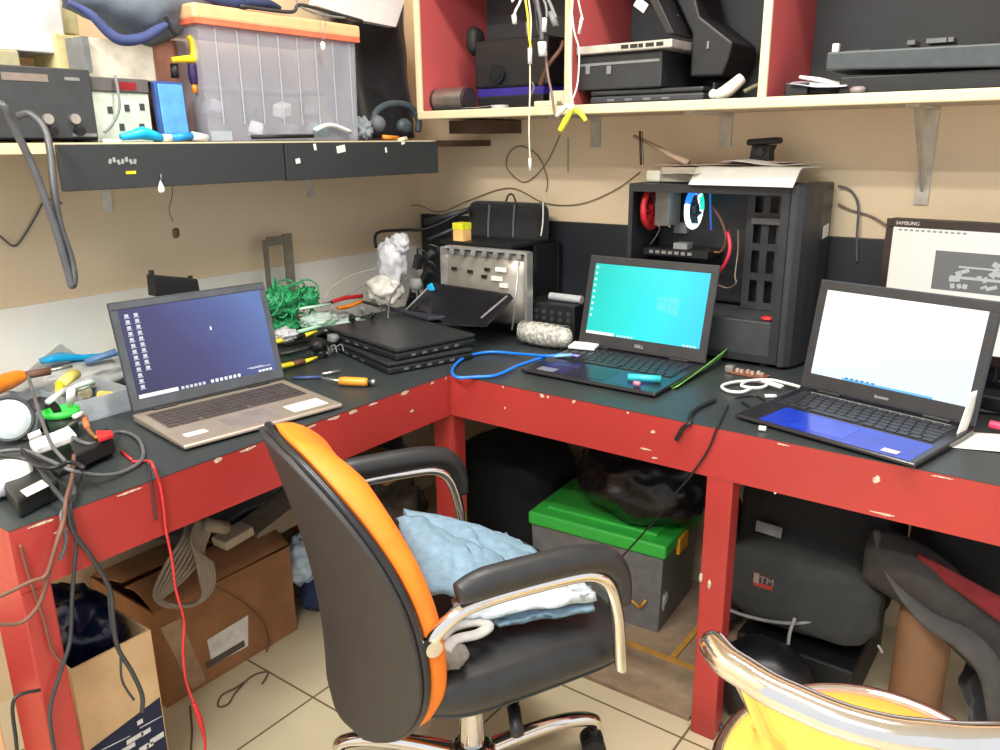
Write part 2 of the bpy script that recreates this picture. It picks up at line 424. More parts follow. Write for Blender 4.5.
def screen_mat(name,stops,ang=(1,0),strength=1,noise=0):
    m,nt,b=new_mat(name); tc=nt.nodes.new('ShaderNodeTexCoord'); sp=nt.nodes.new('ShaderNodeSeparateXYZ')
    nt.links.new(tc.outputs['Generated'],sp.inputs[0])
    mu=nt.nodes.new('ShaderNodeMath'); mu.operation='MULTIPLY'; mu.inputs[1].default_value=ang[0]; nt.links.new(sp.outputs['X'],mu.inputs[0])
    ma=nt.nodes.new('ShaderNodeMath'); ma.operation='MULTIPLY_ADD'; ma.inputs[1].default_value=ang[1]; nt.links.new(sp.outputs['Z'],ma.inputs[0]); nt.links.new(mu.outputs[0],ma.inputs[2])
    out=ma.outputs[0]
    if noise:
        n=nt.nodes.new('ShaderNodeTexNoise'); n.inputs['Scale'].default_value=2.2; nt.links.new(tc.outputs['Generated'],n.inputs['Vector'])
        mb=nt.nodes.new('ShaderNodeMath'); mb.operation='MULTIPLY_ADD'; mb.inputs[1].default_value=noise; nt.links.new(n.outputs['Fac'],mb.inputs[0]); nt.links.new(out,mb.inputs[2]); out=mb.outputs[0]
    r=nt.nodes.new('ShaderNodeValToRGB'); e=r.color_ramp.elements
    while len(e)<len(stops): e.new(.5)
    for q,(p,c) in zip(e,stops): q.position=p; q.color=(*c,1)
    nt.links.new(out,r.inputs[0]); nt.links.new(r.outputs[0],b.inputs['Emission Color']); b.inputs['Emission Strength'].default_value=strength
    b.inputs['Base Color'].default_value=(.01,.01,.012,1); b.inputs['Roughness'].default_value=.25
    return m
def emis(name,c,k=1):
    if name in MATS: return MATS[name]
    m,nt,b=new_mat(name); b.inputs['Base Color'].default_value=(.02,.02,.02,1); b.inputs['Emission Color'].default_value=(*c,1); b.inputs['Emission Strength'].default_value=k; return m
EW=emis('lit_white_pixels',(1,1,1),1.0)
def scr(o,Rm,sw,sh,h0,m): return link('screen',xf(MB().box((0,-.0003,h0+sh/2),(sw,.0006,sh)),Rm),m,o)
def on_screen(o,Rm,sw,sh,h0,name,rects,m,dy=-.0009):
    mb=MB()
    for (u0,v0,u1,v1) in rects:   # u from left, v from bottom
        mb.box((-sw/2+(u0+u1)/2*sw,dy,h0+(v0+v1)/2*sh),((u1-u0)*sw,.0004,(v1-v0)*sh))
    return link(name,xf(mb,Rm),m,o)
# left laptop
deckS=mat('champagne_aluminium',rgb(178,166,152),.4,metal=.55,var=.03)
L,o,Rm,sw,sh,h0=laptop('silver laptop on the left bench with dark blue desktop screen',(-.286+.245*math.sin(math.radians(81.3)),-.494-.245*math.cos(math.radians(81.3)),.7505),math.radians(81.3),.362,.25,.238,.25,deckS,DKG,(mat('keyboard_tray_brown',rgb(96,84,78),.6),mat('brown_grey_keys',rgb(70,64,62),.5),mat('touchpad_grey',rgb(150,142,134),.4,metal=.4),mat('grey_bezel',rgb(74,78,84),.5)),frame=.016,chin=.028)
scr(o,Rm,sw,sh,h0,screen_mat('screen_dark_blue',[(0,rgb(40,38,72)),(.5,rgb(62,60,112)),(.8,rgb(76,92,150)),(1,rgb(90,118,175))],(.75,.3),1.0,.1))
r=random.Random(2); ic=[]
for c in range(2):
    for k in range(13 if c==0 else 10): 
        v=.93-k*.066; ic.append((.035+c*.06,v-.022,.06+c*.06,v+.014)); ic.append((.03+c*.06,v-.034,.066+c*.06,v-.027))
on_screen(o,Rm,sw,sh,h0,'desktop_icon',ic[:26],emis('icon_white',rgb(215,218,230),.9))
on_screen(o,Rm,sw,sh,h0,'desktop_icon',ic[26:],emis('icon_white',rgb(215,218,230),.9))
on_screen(o,Rm,sw,sh,h0,'taskbar',[(.01,.008,.27,.05)],EW)
on_screen(o,Rm,sw,sh,h0,'taskbar_icon',[(.29+k*.03,.012,.31+k*.03,.045) for k in range(6)],emis('icon_white',rgb(215,218,230),.9))
on_screen(o,Rm,sw,sh,h0,'taskbar_icon',[(.5+k*.033,.012,.52+k*.033,.048) for k in range(7)],EW)
on_screen(o,Rm,sw,sh,h0,'clock',[(.86+k*.028,.015,.88+k*.028,.04) for k in range(4)],EW)
on_screen(o,Rm,sw,sh,h0,'screen_note',[(.78,.085,.9,.09),(.8,.073,.96,.078)],EW)
on_screen(o,Rm,sw,sh,h0,'mouse_pointer',[(.575,.62,.585,.66)],EW)
link('sticker',MB().box((.115,.045,.0146),(.085,.05,.0004),eul(.02,0,0)).box((-.135,.05,.0146),(.045,.02,.0004),eul(.02,0,0)),PAP,L)['label']='white stickers on the palm rest'
# middle laptop
keyb=(mat('keyboard_tray_black',rgb(24,25,28),.5),mat('black_keys',rgb(46,48,54),.4),mat('touchpad_dark',rgb(34,34,52),.2),mat('black_bezel',rgb(44,44,46),.5))
deckB=mat('glossy_black_deck',rgb(34,34,40),.22,var=.05)
L2,o,Rm,sw,sh,h0=laptop('black laptop with bright cyan desktop in front of the computer case',(.333,.105,.7505),math.radians(-.5),.376,.285,.25,.25,deckB,mat('dark_lid',rgb(52,52,54),.5),keyb,frame=.02,chin=.035)
scr(o,Rm,sw,sh,h0,screen_mat('screen_cyan',[(0,rgb(20,205,190)),(.35,rgb(10,222,215)),(.7,rgb(0,226,240)),(1,rgb(0,205,250))],(1.0,-.1),1.05,.15))
wl=emis('window_logo_cyan',rgb(70,225,225),1.0)
lg=MB()
for (u0,v0,u1,v1,u2,v2,u3,v3) in [(.70,.52,.78,.50,.78,.57,.70,.56),(.79,.50,.88,.47,.88,.58,.79,.575),(.70,.40,.78,.37,.78,.485,.70,.505),(.79,.365,.88,.33,.88,.455,.79,.485)]:
    lg.prism([(-sw/2+(u-.10)*sw,-.0008,h0+v*sh) for u,v in ((u0,v0+.06),(u1,v1+.06),(u2,v2+.06),(u3,v3+.06))],(0,.0004,0))
link('window_logo',xf(lg,Rm),wl,o)
on_screen(o,Rm,sw,sh,h0,'taskbar',[(.0,.0,.26,.045)],EW)
on_screen(o,Rm,sw,sh,h0,'desktop_icon',[(.012,.93-k*.085,.032,.965-k*.085) for k in range(9)],emis('icon_pale',rgb(200,240,240),1))
on_screen(o,Rm,sw,sh,h0,'taskbar_icon',[(.29+k*.03,.008,.31+k*.03,.035) for k in range(5)],MATS['icon_pale'])
on_screen(o,Rm,sw,sh,h0,'clock',[(.86+k*.03,.008,.88+k*.03,.035) for k in range(4)],MATS['icon_pale'])
link('palm_rest_reflection',MB().box((0,.066,.0138),(.30,.11,.0006),eul(.0185,0,0)),mat('violet_reflection_gloss',rgb(40,38,84),.2),L2)['label']='glossy palm rest with a violet screen reflection painted in'  # violet screen reflection painted as the colour of the palm rest
t=xf(lettering('DELL',.012),Rm@Matrix.Translation((0,-.002,.019))@Matrix.Rotation(PI/2,4,'X')); link('lettering',t,mat('logo_silver',rgb(190,190,190),.4),o)
link('sticker',MB().box((-.125,.03,.0139),(.05,.03,.0004),eul(.02,0,0)),mat('silver_sticker',rgb(120,122,140),.4),L2)
# right laptop
L3,o,Rm,sw,sh,h0=laptop('black laptop with white screen at the right end of the bench',(.962-.262*math.sin(math.radians(13.5)),.283-.262*math.cos(math.radians(13.5)),.7505),math.radians(-13.5),.372,.262,.247,.2,deckB,mat('dark_lid_blue',rgb(48,54,64),.45),(keyb[0],keyb[1],mat('touchpad_blue_reflection',rgb(34,62,180),.15),keyb[3]),frame=.02,chin=.036)  # touchpad colour carries the blue screen reflection
scr(o,Rm,sw,sh,h0,screen_mat('screen_white',[(0,rgb(215,232,255)),(.5,rgb(250,253,255)),(1,(1,1,1))],(-.6,1.2),1.1))
on_screen(o,Rm,sw,sh,h0,'taskbar',[(.22,.0,.80,.028)],emis('task_blue',rgb(90,190,250),1))
on_screen(o,Rm,sw,sh,h0,'taskbar_icon',[(.24+k*.035,.008,.262+k*.035,.04) for k in range(6)],emis('task_dark',rgb(40,90,150),1))
link('palm_rest_reflection',MB().box((.02,.058,.0140),(.305,.105,.0006),eul(.0195,0,0)),mat('blue_reflection_gloss',rgb(30,56,170),.2),L3)['label']='glossy palm rest with the blue screen reflection painted in'  # blue reflection of the screen put into the palm rest colour
km=MB(); km.box((.13,.025,.0146),(.03,.018,.0004),eul(.02,0,0)); link('sticker',km,mat('pink_sticker',rgb(215,190,200),.4),L3)
km=MB(); km.box((0,.236,.0178),(.30,.014,.0006),eul(.02,0,0)); link('speaker_strip',km,GRY,L3)
t=xf(lettering('lenovo',.011),Rm@Matrix.Translation((0,-.002,.018))@Matrix.Rotation(PI/2,4,'X')); link('lettering',t,mat('logo_silver',rgb(190,190,190),.4),o)
# ================================================ computer case
BX0,BX1,BY0,BY1,BZ0,BZ1=.232,.666,.50,.7015,.7505,1.208
pc=thing('computer_case','black computer tower with its side panel off and a glowing ring fan inside','computer case',(.46,.595,.7505))
C_=CHAR
P('frame',MB().b2((BX0,BY0,BZ0+.012),(BX1,BY0+.003,BZ0+.03)).b2((BX0,BY0,BZ1-.022),(BX1,BY0+.014,BZ1-.001)).b2((BX0,BY0,BZ0+.03),(BX0+.012,BY0+.004,BZ1-.022)).b2((BX1-.02,BY0,BZ0+.03),(BX1,BY0+.006,BZ1-.022)),C_,pc)
P('panel',MB().b2((BX0,BY1-.004,BZ0+.012),(BX1,BY1,BZ1-.001)).b2((BX0,BY0+.003,BZ0+.012),(BX1,BY1-.004,BZ0+.015)).b2((BX0,BY0+.014,BZ1-.004),(BX1,BY1-.004,BZ1-.001)),C_,pc)
rp=MB().b2((BX0,BY0+.004,BZ0+.015),(BX0+.002,BY1-.004,BZ1-.022))
P('rear_panel',rp,C_,pc)
tray=MB().b2((BX0+.015,BY1-.03,BZ0+.13),(BX1-.15,BY1-.028,BZ1-.025))
P('motherboard_tray',tray,mat('tray_metal',rgb(36,38,40),.45),pc)
P('motherboard',MB().b2((BX0+.02,BY1-.027,BZ0+.16),(BX0+.23,BY1-.024,BZ1-.04)),mat('dark_circuit_board',rgb(26,48,44),.4,var=.3,scale=120),pc)
shr=MB().b2((BX0+.004,BY0+.006,BZ0+.016),(BX1-.022,BY1-.006,BZ0+.118))
P('power_shroud',shr,mat('shroud_grey',rgb(58,61,64),.5),pc,bevel=.003)
ff=MB(); n=10
poly=[(BX1,BY0),(BX1+.016,BY0+.002),(BX1+.030,BY0+.018)]+[(BX1+.040,BY0+.05),(BX1+.050,BY0+.10),(BX1+.052,BY1-.02),(BX1+.040,BY1-.002),(BX1,BY1)]
ff.prism([(x,y,BZ0+.006) for x,y in poly],(0,0,BZ1-BZ0-.002))
P('front_panel',ff,mat('front_panel_black',rgb(50,52,56),.4,var=.04),pc,bevel=.004)
for x in (BX0+.05,BX1-.04):
    for y in (BY0+.03,BY1-.03): P('foot',MB().cyl((x,y,BZ0),(x,y,BZ0+.012),.014,14),RUB,pc)
# drive wall with slots, in front of the motherboard area
dc=MB(); x0=BX1-.145; x1=BX1-.022; yd=BY1-.055
for k in range(4):
    xx=x0+k*(x1-x0)/3
    dc.b2((xx-.010,yd,BZ0+.119),(xx+.010,yd+.002,BZ1-.023))
for z in (BZ0+.12,BZ0+.20,BZ0+.28,BZ0+.36,BZ1-.035): dc.b2((x0,yd+.0001,z),(x1,yd+.0021,z+.02))
P('drive_bracket',dc,mat('drive_bracket_grey',rgb(62,65,68),.45,metal=.2),pc)
P('drive_bracket',MB().b2((x0+.01,yd-.02,BZ0+.352),(x1-.005,yd-.004,BZ0+.368)),mat('bracket_steel',rgb(96,100,100),.4,metal=.4),pc)['label']='steel drive slot'
# rear fan (red), cooler, ring fan
def fanx(name,x,y,z,R,th,mring,mblade,lab=None,col=None):
    "round fan whose axis runs along x"
    rg=MB(); n=40
    rg.tube([(x,y+R*math.cos(a),z+R*math.sin(a)) for a in [2*PI*k/n for k in range(n)]],th,8,closed=True,smooth=0)
    f=P(name,rg,mring,pc)
    if lab: f['label']=lab
    bl=MB().cyl((x-.01,y,z),(x+.01,y,z),R*.32,20)
    for k in range(7):
        a=2*PI*k/7
        bl.grid(lambda u,v:(x-.008+.016*v,y+(R*.3+R*.6*u)*math.cos(a+.6*v),z+(R*.3+R*.6*u)*math.sin(a+.6*v)),3,4,.0012)
    P('fan_blade',bl,mblade,f); return f
c=at(694,209,y=.58)
RING=mat('fan_ring_white',rgb(240,250,255),.4,emit=(.85,1,1),estr=1.6)
f=fanx('ring_fan',c.x,c.y,c.z,.047,.0075,RING,mat('smoke_blade',rgb(60,80,90),.3),'glowing white ring fan')
arc=MB(); arc.tube([(c.x+.001,c.y+.048*math.cos(a),c.z+.048*math.sin(a)) for a in [PI*.35+PI*.55*k/14 for k in range(15)]],.0085,8,smooth=0)
P('light_arc',arc,emis('fan_blue_light',rgb(30,120,255),1.6),f)
arc=MB(); arc.tube([(c.x+.001,c.y+.048*math.cos(a),c.z+.048*math.sin(a)) for a in [-.1+PI*.3*k/14 for k in range(15)]],.0085,8,smooth=0)
P('light_arc',arc,emis('fan_cyan_light',rgb(30,210,180),1.3),f)
f['label']='glowing ring fan lit white, blue and green'
c2=at(668,206,y=.585)
ck=MB()
for k in range(14): ck.b2((c2.x-.018+k*.0028,c2.y-.04,c2.z-.05),(c2.x-.0172+k*.0028,c2.y+.04,c2.z+.05))
ck.cyl((c2.x-.016,c2.y-.02,c2.z-.055),(c2.x-.016,c2.y-.02,c2.z+.055),.003,8).cyl((c2.x+.016,c2.y-.02,c2.z-.055),(c2.x+.016,c2.y-.02,c2.z+.055),.003,8)
P('heat_sink',ck,SIL,pc)
c3=at(644,208,y=.585)
fanx('rear_fan',BX0+.028,c3.y,c3.z,.052,.009,mat('fan_red',rgb(190,40,48),.45),mat('fan_red',rgb(190,40,48),.45),'red rear fan')
# graphics card
c4=at(668,250,y=.58)
g=P('graphics_card',MB().b2((BX0+.02,BY0+.06,c4.z-.014),(BX0+.21,BY1-.03,c4.z+.004)),BLK,pc)
gm=MB()
for k in range(7): gm.b2((BX0+.04+k*.019,BY0+.055,c4.z-.008),(BX0+.052+k*.019,BY0+.0595,c4.z+.0))
P('connector',gm,SIL,g)
P('heat_sink',MB().b2((c4.x+.02,BY0+.07,c4.z+.006),(c4.x+.06,BY0+.11,c4.z+.022)),GRY,pc)
P('heat_sink',MB().b2((c2.x-.01,BY1-.05,c4.z+.04),(c2.x+.03,BY1-.03,c4.z+.07)),GRY,pc)
def inpc(pts,y): return [at(a,b,y=y+d) for a,b,d in pts]
P('cable',MB().tube(inpc([(712,205,.03),(722,222,0),(726,240,0),(720,252,.02),(706,250,.05)],.57),.0035,8),mat('brown_wire',rgb(130,85,65),.5),pc)
P('cable',MB().tube(inpc([(728,232,.0),(730,248,-.02),(726,262,-.02),(719,273,.0)],.57),.005,8),mat('red_wire',rgb(205,50,70),.4),pc)['label']='red cable'
P('cable',MB().tube(inpc([(738,230,.0),(738,250,.0),(735,275,-.02),(736,283,-.03),(728,288,0),(718,285,.02)],.57),.002,6),mat('pale_wire',rgb(130,115,100),.5),pc)
P('cable',MB().tube(inpc([(650,190,.0),(660,225,.0),(650,245,.02)],.57),.0015,6),MATS['pale_wire'],pc)
P('light_strip',MB().tube(inpc([(710,190,.0),(711,230,.0)],.60),.0025,6),emis('strip_blue',rgb(40,110,220),.8),pc)
rb=MB()
c=at(768,313,y=.53); rb.blob((c.x,c.y,BZ0+.124),(.016,.012,.006),.4,2,3,1,3)
P('clip',rb,RED,pc)
# sticker on the front panel
c=at(825,231,x=BX1+.0505); P('label_sticker',MB().box((BX1+.0522,c.y,c.z),(.0008,.05,.032),eul(.08,0,0)),PAP,pc)
# papers lying on the case
def sheet(name,c,w,d,rz,m,label,cat,amp=.004,thick=.0006,droop=None,group=None,seed=0,nu=14):
    R=Matrix.Rotation(rz,3,'Z'); c=Vector(c)
    def fn(u,v):
        x=(u-.5)*w; y=(v-.5)*d
        z=amp*(mnoise.noise(Vector((x*9+seed,y*9,seed)))+.6)
        if droop: z+=droop(u,v)
        return c+R@Vector((x,y,z))
    return solo(name,MB().grid(fn,nu,nu,thick),m,label,cat,group)
zt=BZ1+.002
sheet('paper_sheet',(.55,.570,zt+.0405),.27,.19,-.06,PAP,'large white sheet drooping over the front edge of the computer case','paper',.002,.0012,lambda u,v:-max(0,.24-v)*.19*.95-.0*u)
sheet('paper_sheet',(.40,.62,zt+.044),.26,.13,.1,mat('paper_pinkish',rgb(205,180,176),.8),'pinkish sheet under the white papers on the computer case','paper',.004,.0006,seed=4)
sheet('paper_sheet',(.56,.63,zt+.050),.24,.10,-.12,mat('paper_pink_pale',rgb(224,196,188),.8),'pale pink sheet at the back on top of the computer case','paper',.004,seed=8)
sheet('paper_sheet',(.57,.585,zt+.046),.20,.08,.08,PAP,'crumpled white paper on the right of the pile on the case','paper',.012,seed=5)
sheet('paper_sheet',(.375,.54,zt+.018),.13,.07,-.35,PAP,'small folded white paper on the left front of the case top','paper',.010,seed=9)
solo('book',MB().box((.47,.617,zt+.020),(.34,.13,.038),eul(0,0,.05),bev=.001),mat('booklet_cover',rgb(176,168,150),.6),'thin grey booklet in the pile of papers on the case','booklet')
solo('ball_of_putty',MB().box((.278,.565,BZ1+.0165),(.044,.036,.031),bev=.006),mat('cream_block',rgb(222,222,200),.6),'small cream block on the left end of the computer case','block')
a=at(640,131,y=.565);b=at(641,165,y=.565)
solo('antenna',MB().tube([b,a],.0035,8).tube([(b.x+.008,b.y,b.z),(a.x+.007,a.y,a.z)],.0012,6),mat('bronze_rod',rgb(70,55,45),.5),'thin dark rod standing up on the left of the computer case','antenna',origin=b)
a=at(634,136,y=.60);b=at(688,163,y=.58)
solo('plastic_strip',MB().tube([a,b],[.0055,.012],6,flat=.8),mat('pale_strip_plastic',rgb(196,170,140),.5),'pale tapered strip leaning out to the left above the case','strip')
# webcam on the pile
w=thing('webcam','black clip-on webcam sitting on top of the papers on the case','webcam',(.575,.62,zt+.06))
c=at(764,147,y=.62)
P('body',MB().prism([(c.x-.030,.60,c.z-.034),(c.x+.024,.60,c.z-.034),(c.x+.022,.60,c.z-.01),(c.x+.030,.60,c.z+.006),(c.x-.026,.60,c.z+.006),(c.x-.028,.60,c.z-.01)],(0,.04,0)),RUB,w,bevel=.004)
P('head',MB().box((c.x+.002,.615,c.z+.014),(.082,.045,.016),eul(0,-.06,0),bev=.006),RUB,w)
P('lens',MB().cyl((c.x,.598,c.z-.012),(c.x,.592,c.z-.012),.010,18),BLK,w)
# ================================================ monitor at the right
mo=thing('monitor','black monitor behind the white-screen laptop showing a grey picture','monitor',(1.07,.53,.7505),math.radians(-9))
mw,mh=.46,.30
a=at(888,218,y=.50)
def mq(x,y,z): return Vector((x,y,z))
P0=a
ang=math.radians(-9); ux=Vector((math.cos(ang),math.sin(ang),0)); fy=Vector((math.sin(ang),-math.cos(ang),0))
Mm=Matrix(((ux.x,-fy.x,0,P0.x),(ux.y,-fy.y,0,P0.y),(0,0,1,P0.z-mh),(0,0,0,1)))
P('casing',xf(MB().box((mw/2,.02,mh/2),(mw,.036,mh),bev=.006),Mm),BLK,mo)
bz=MB().box((mw/2,-.001,mh-.009),(mw,.006,.018)).box((mw/2,-.001,.011),(mw,.006,.022)).box((.0075,-.001,mh/2),(.015,.006,mh-.04)).box((mw-.0075,-.001,mh/2),(.015,.006,mh-.04))
P('bezel',xf(bz,Mm),mat('bezel_brown_black',rgb(42,32,30),.35),mo)
so=P('screen',xf(MB().box((mw/2,.0005,mh/2+.002),(mw-.03,.002,mh-.04)),Mm),screen_mat('screen_ivory',[(0,rgb(240,236,222)),(1,rgb(250,250,240))],(1,0),.95),mo)
pic=MB().box((.275,-.0008,mh-.106),(.33,.0006,.085)); P('picture',xf(pic,Mm),mat('lit_picture_grey',(.02,.02,.02),.5,emit=rgb(110,110,108),estr=.9),so)
r=random.Random(4); pm=MB()
for k in range(26): 
    x=.15+r.random()*.27; z=mh-.140+r.random()*.06; pm.box((x,-.0014,z),(r.uniform(.006,.022),.0004,r.uniform(.004,.012)),eul(0,r.uniform(-.6,.6),0))
pd_=P('picture_detail',xf(pm.box((.28,-.0012,mh-.118),(.27,.0004,.006)).box((.28,-.0012,mh-.095),(.24,.0004,.004)),Mm),emis('lit_picture_pale',rgb(190,190,185),.95),so)
pm=MB()
for k in range(12): pm.box((.03+k*.012,-.0008,mh-.024),(.007,.0006,.004))
P('menu_text',xf(pm,Mm),emis('lit_text_grey',rgb(150,150,150),.9),so)
t=xf(lettering('SAMSUNG',.011),Mm@Matrix.Translation((.045,-.0045,mh-.009))@Matrix.Rotation(PI/2,4,'X')); P('lettering',t,mat('logo_silver',rgb(190,190,190),.4),mo)
P('stand',xf(MB().box((mw/2,.055,.06),(.05,.03,.22),bev=.004),Mm),BLK,mo)
P('stand_foot',xf(MB().lathe([(.02,0),(.11,0),(.112,.006),(.10,.012),(.03,.016)],32),Mm@Matrix.Translation((mw/2,.05,.7506-(P0.z-mh)))),BLK,mo)
# cable behind the case on the wall
def wire(pts,r,m,label,name='cable',group=None,n=8,k=8,cat='cable'): return solo(name,MB().tube(pts,r,n,smooth=k),m,label,cat,group)
def W(l): return [at(p[0],p[1],**{p[2]:p[3]}) for p in l]
wire(W([(838,186,'y',.705),(850,190,'y',.708),(858,205,'y',.708),(857,235,'y',.70),(857,262,'y',.698)]),.003,WIRE,'thin dark cable arching up behind the computer case at the right')
wire(W([(838,204,'y',.708),(850,210,'y',.712),(870,216,'y',.712),(888,226,'y',.70)]),.003,mat('brown_grey_cable',rgb(120,108,88),.5),'brown cable on the wall running to the monitor')
wire(W([(392,214,'y',.700),(415,205,'x',-.70),(440,212,'y',.714),(470,200,'y',.714),(510,188,'y',.714),(545,203,'y',.714),(580,204,'y',.714),(615,190,'y',.714),(640,172,'y',.714)]),.0016,MATS['brown_grey_cable'],'thin brown cable drooping along the wall behind the black bag')
wire(W([(560,135,'y',.714),(545,165,'y',.714),(525,182,'y',.714),(508,170,'y',.714),(508,155,'y',.714),(520,146,'y',.714),(538,156,'y',.714),(547,178,'y',.714),(546,192,'y',.714)]),.0016,MATS['brown_grey_cable'],'thin brown cable curling in a loop on the wall under the cabinet')
wire(W([(568,138,'y',.714),(568,172,'y',.714)]),.001,WIRE,'straight thin grey wire hanging down the wall under the cabinet')
# ================================================ bench, corner
# aluminium laptop part with brackets
A_=at(438,243,y=.37); B_=at(520,252,y=.37)
ap=thing('laptop_chassis','opened silver metal chassis standing upright in the bench corner','chassis',((A_.x+B_.x)/2,.40,.7505))
ax0=A_.x; ax1=B_.x-.002; az1=1.005
for_=MB().grid(lambda u,v:(ax0+(ax1-ax0)*u,.40+.02*v,.80+(az1-.80)*v),3,3,.004)
P('plate',for_,mat('brushed_aluminium',rgb(186,180,168),.38,metal=.6,var=.05,scale=18),ap)
fr=MB()
fr.b2((ax0-.006,.385,.79),(ax0,.425,az1+.005)).b2((ax1,.395,.755),(ax1+.009,.425,az1+.006)).b2((ax0,.405,az1),(ax1,.425,az1+.008))
P('frame',fr,mat('bright_rim',rgb(205,204,200),.3,metal=.7),ap)
r=random.Random(5)
for k in range(7): x=ax0+.03+k*.042; P('bracket',MB().box((x,.398,az1-.008),(.016,.01,.018),eul(0,r.uniform(-.2,.2),0),bev=.003),GRY,ap)
tb=MB()
for (px,py) in [(452,269),(468,272),(485,270),(482,277)]: c=at(px,py,y=.398); tb.box((c.x,.408,c.z),(.018,.006,.010))
P('slot',tb,BLK,ap)
tb=MB()
for (px,py,w) in [(499,270,.04),(495,279,.04),(502,286,.03)]: c=at(px,py,y=.395); tb.box((c.x,.405,c.z),(w,.006,.013))
P('label_sticker',tb,PAP,ap)
a=at(507,296,y=.34);b=at(481,318,y=.26)
P('support_arm',MB().tube([a,b],.005,8,flat=.5),GRY,ap)
P('edge_rail',MB().tube(W([(519,262,'y',.37),(512,330,'y',.33)]),.003,6),SIL,ap)
# stack of laptops in the corner
stk=[((-.28,.10),.02,.7505),((-.265,.115),.05,.778)]
def closed_laptop(c,rz,z,label,w=.37,d=.26,h=.032,m=BLK,group=None,ports=True):
    t=thing('closed_laptop',label,'laptop',(c[0],c[1],z),rz,group)
    link('base',MB().box((0,0,h*.3),(w,d,h*.6),bev=.006),m,t)
    link('lid',MB().box((0,0,h*.82),(w*.99,d*.99,h*.36),bev=.004),mat('lid_satin_black',rgb(42,44,47),.35,var=.06),t)
    if ports:
        pm=MB(); r=random.Random(int(z*1000))
        for k in range(5): pm.box((w/2+.0002,-d*.3+k*.035,h*.3),(.001,.014,.006))
        for k in range(4): pm.box((-w*.3+k*.05,-d/2-.0002,h*.3),(.02,.001,.005))
        link('port',pm,mat('port_grey',rgb(120,122,124),.4,metal=.4),t)
    return t
c=at(408,352,z=.77)
closed_laptop((-.255,.080),math.radians(-18),.7505,'black closed laptop at the bottom of the corner stack')
closed_laptop((-.262,.092),math.radians(-13),.7832,'black closed laptop resting on another in the corner stack')
# opened dark laptop thrown on top, lid half raised
T=thing('laptop','half open dark laptop on top of the corner stack against the metal chassis','laptop',(-.262,.10,.8162))
pa=at(352,302,z=.815);pb=at(430,322,z=.812);pcn=at(508,316,z=.812);pd=at(430,292,z=.825)
def flat(cs,h): 
    m=MB(); m.prism([Vector(c) for c in cs],(0,0,h)); return m
P('base',flat([(pa.x+.03,pa.y,.8162),(pb.x,pb.y-.01,.8162),(pcn.x-.02,pcn.y-.03,.8162),(-.14,.30,.8162),(-.36,.26,.8162)],.012),mat('slate_plastic',rgb(48,52,58),.4),T,bevel=.003)
la=at(432,284,y=.345);lb=at(508,295,y=.345)
P('lid',MB().prism([at(400,318,y=.27),at(428,325,y=.225),at(486,327,y=.225),at(512,300,y=.335),lb,la],(0,.010,.003)),mat('dark_screen_glass',rgb(28,28,32),.25),T,bevel=.002)
P('screen_edge',MB().tube([at(396,320,y=.27),la],.0035,6),GRY,T)
P('tape',MB().box(at(431,288,y=.335),(.022,.006,.026),eul(0,-.5,0),bev=.002),CYN,T)['label']='blue tape at the corner of the lid'
P('marking',MB().box(at(410,314,y=.262),(.018,.002,.014),eul(0,.3,0)),mat('violet_tape',rgb(80,80,190),.4),T)  # small violet marking near the lid edge
# small things on the stack
r=random.Random(11)
for i,(px,py,s) in enumerate([(352,318,.012),(362,310,.010),(372,315,.012),(382,306,.010)]):
    c=at(px,py,z=.83)
    solo('metal_fitting',MB().box((c.x,c.y,.8165+.012),(s*1.6,s,.022),eul(.3*i,.2,i),bev=.003).tube([(c.x,c.y,.815),(c.x+.01,c.y-.01,.835),(c.x+.02,c.y,.822)],.002,6),GRY if i%2 else BLK,['grey clip leaning at the left end of the corner stack','black hinge piece on the left end of the corner stack','grey clip beside the half open laptop','small black bracket behind the half open laptop'][i],'fitting')
# black splash things: bag
bg=thing('small_black_bag','black padded bag hanging over the corner splash board above the metal chassis','bag',(-.26,.62,1.0))
P('body',MB().box((-.262,.62,1.072),(.295,.07,.125),bev=.028,seg=4),FAB,bg)
sm=MB()
for px in (489,514): c=at(px,222,y=.583); sm.tube([(c.x+.004,.582,c.z+.055),(c.x,.580,c.z),(c.x-.003,.582,c.z-.05)],.004,6)
P('strap',sm,mat('strap_grey',rgb(90,92,92),.6),bg)
P('handle',MB().tube(W([(505,206,'y',.62),(508,196,'y',.62),(513,195,'y',.62),(517,206,'y',.62)]),.003,8),BLK,bg)
P('zip',MB().tube(W([(543,202,'y',.59),(543,220,'y',.588),(541,236,'y',.59)]),.0025,6),PAP,bg)
solo('open_box',MB().b2((-.40,.44,1.012),(-.12,.68,1.022)).b2((-.40,.67,.751),(-.10,.685,1.01)).b2((-.405,.55,.751),(-.395,.685,1.01)).b2((-.115,.55,.751),(-.105,.669,1.01)),BLK,'black open box in the bench corner carrying the bag','box')
ye=MB().box(at(462,231,y=.47),(.042,.04,.045),bev=.003)
yb=thing('yellow_box','small yellow box with an orange lower half beside the black bag','box',at(462,241,y=.47))
c=at(462,231,y=.47)
P('body',MB().b2((c.x-.02,c.y-.02,1.0225),(c.x+.02,c.y+.02,c.z+.005)),mat('peach_card',rgb(240,190,120),.6),yb)
P('lid',MB().b2((c.x-.021,c.y-.021,c.z+.0055),(c.x+.021,c.y+.021,c.z+.026)),mat('yellow_green_card',rgb(225,225,50),.6),yb)
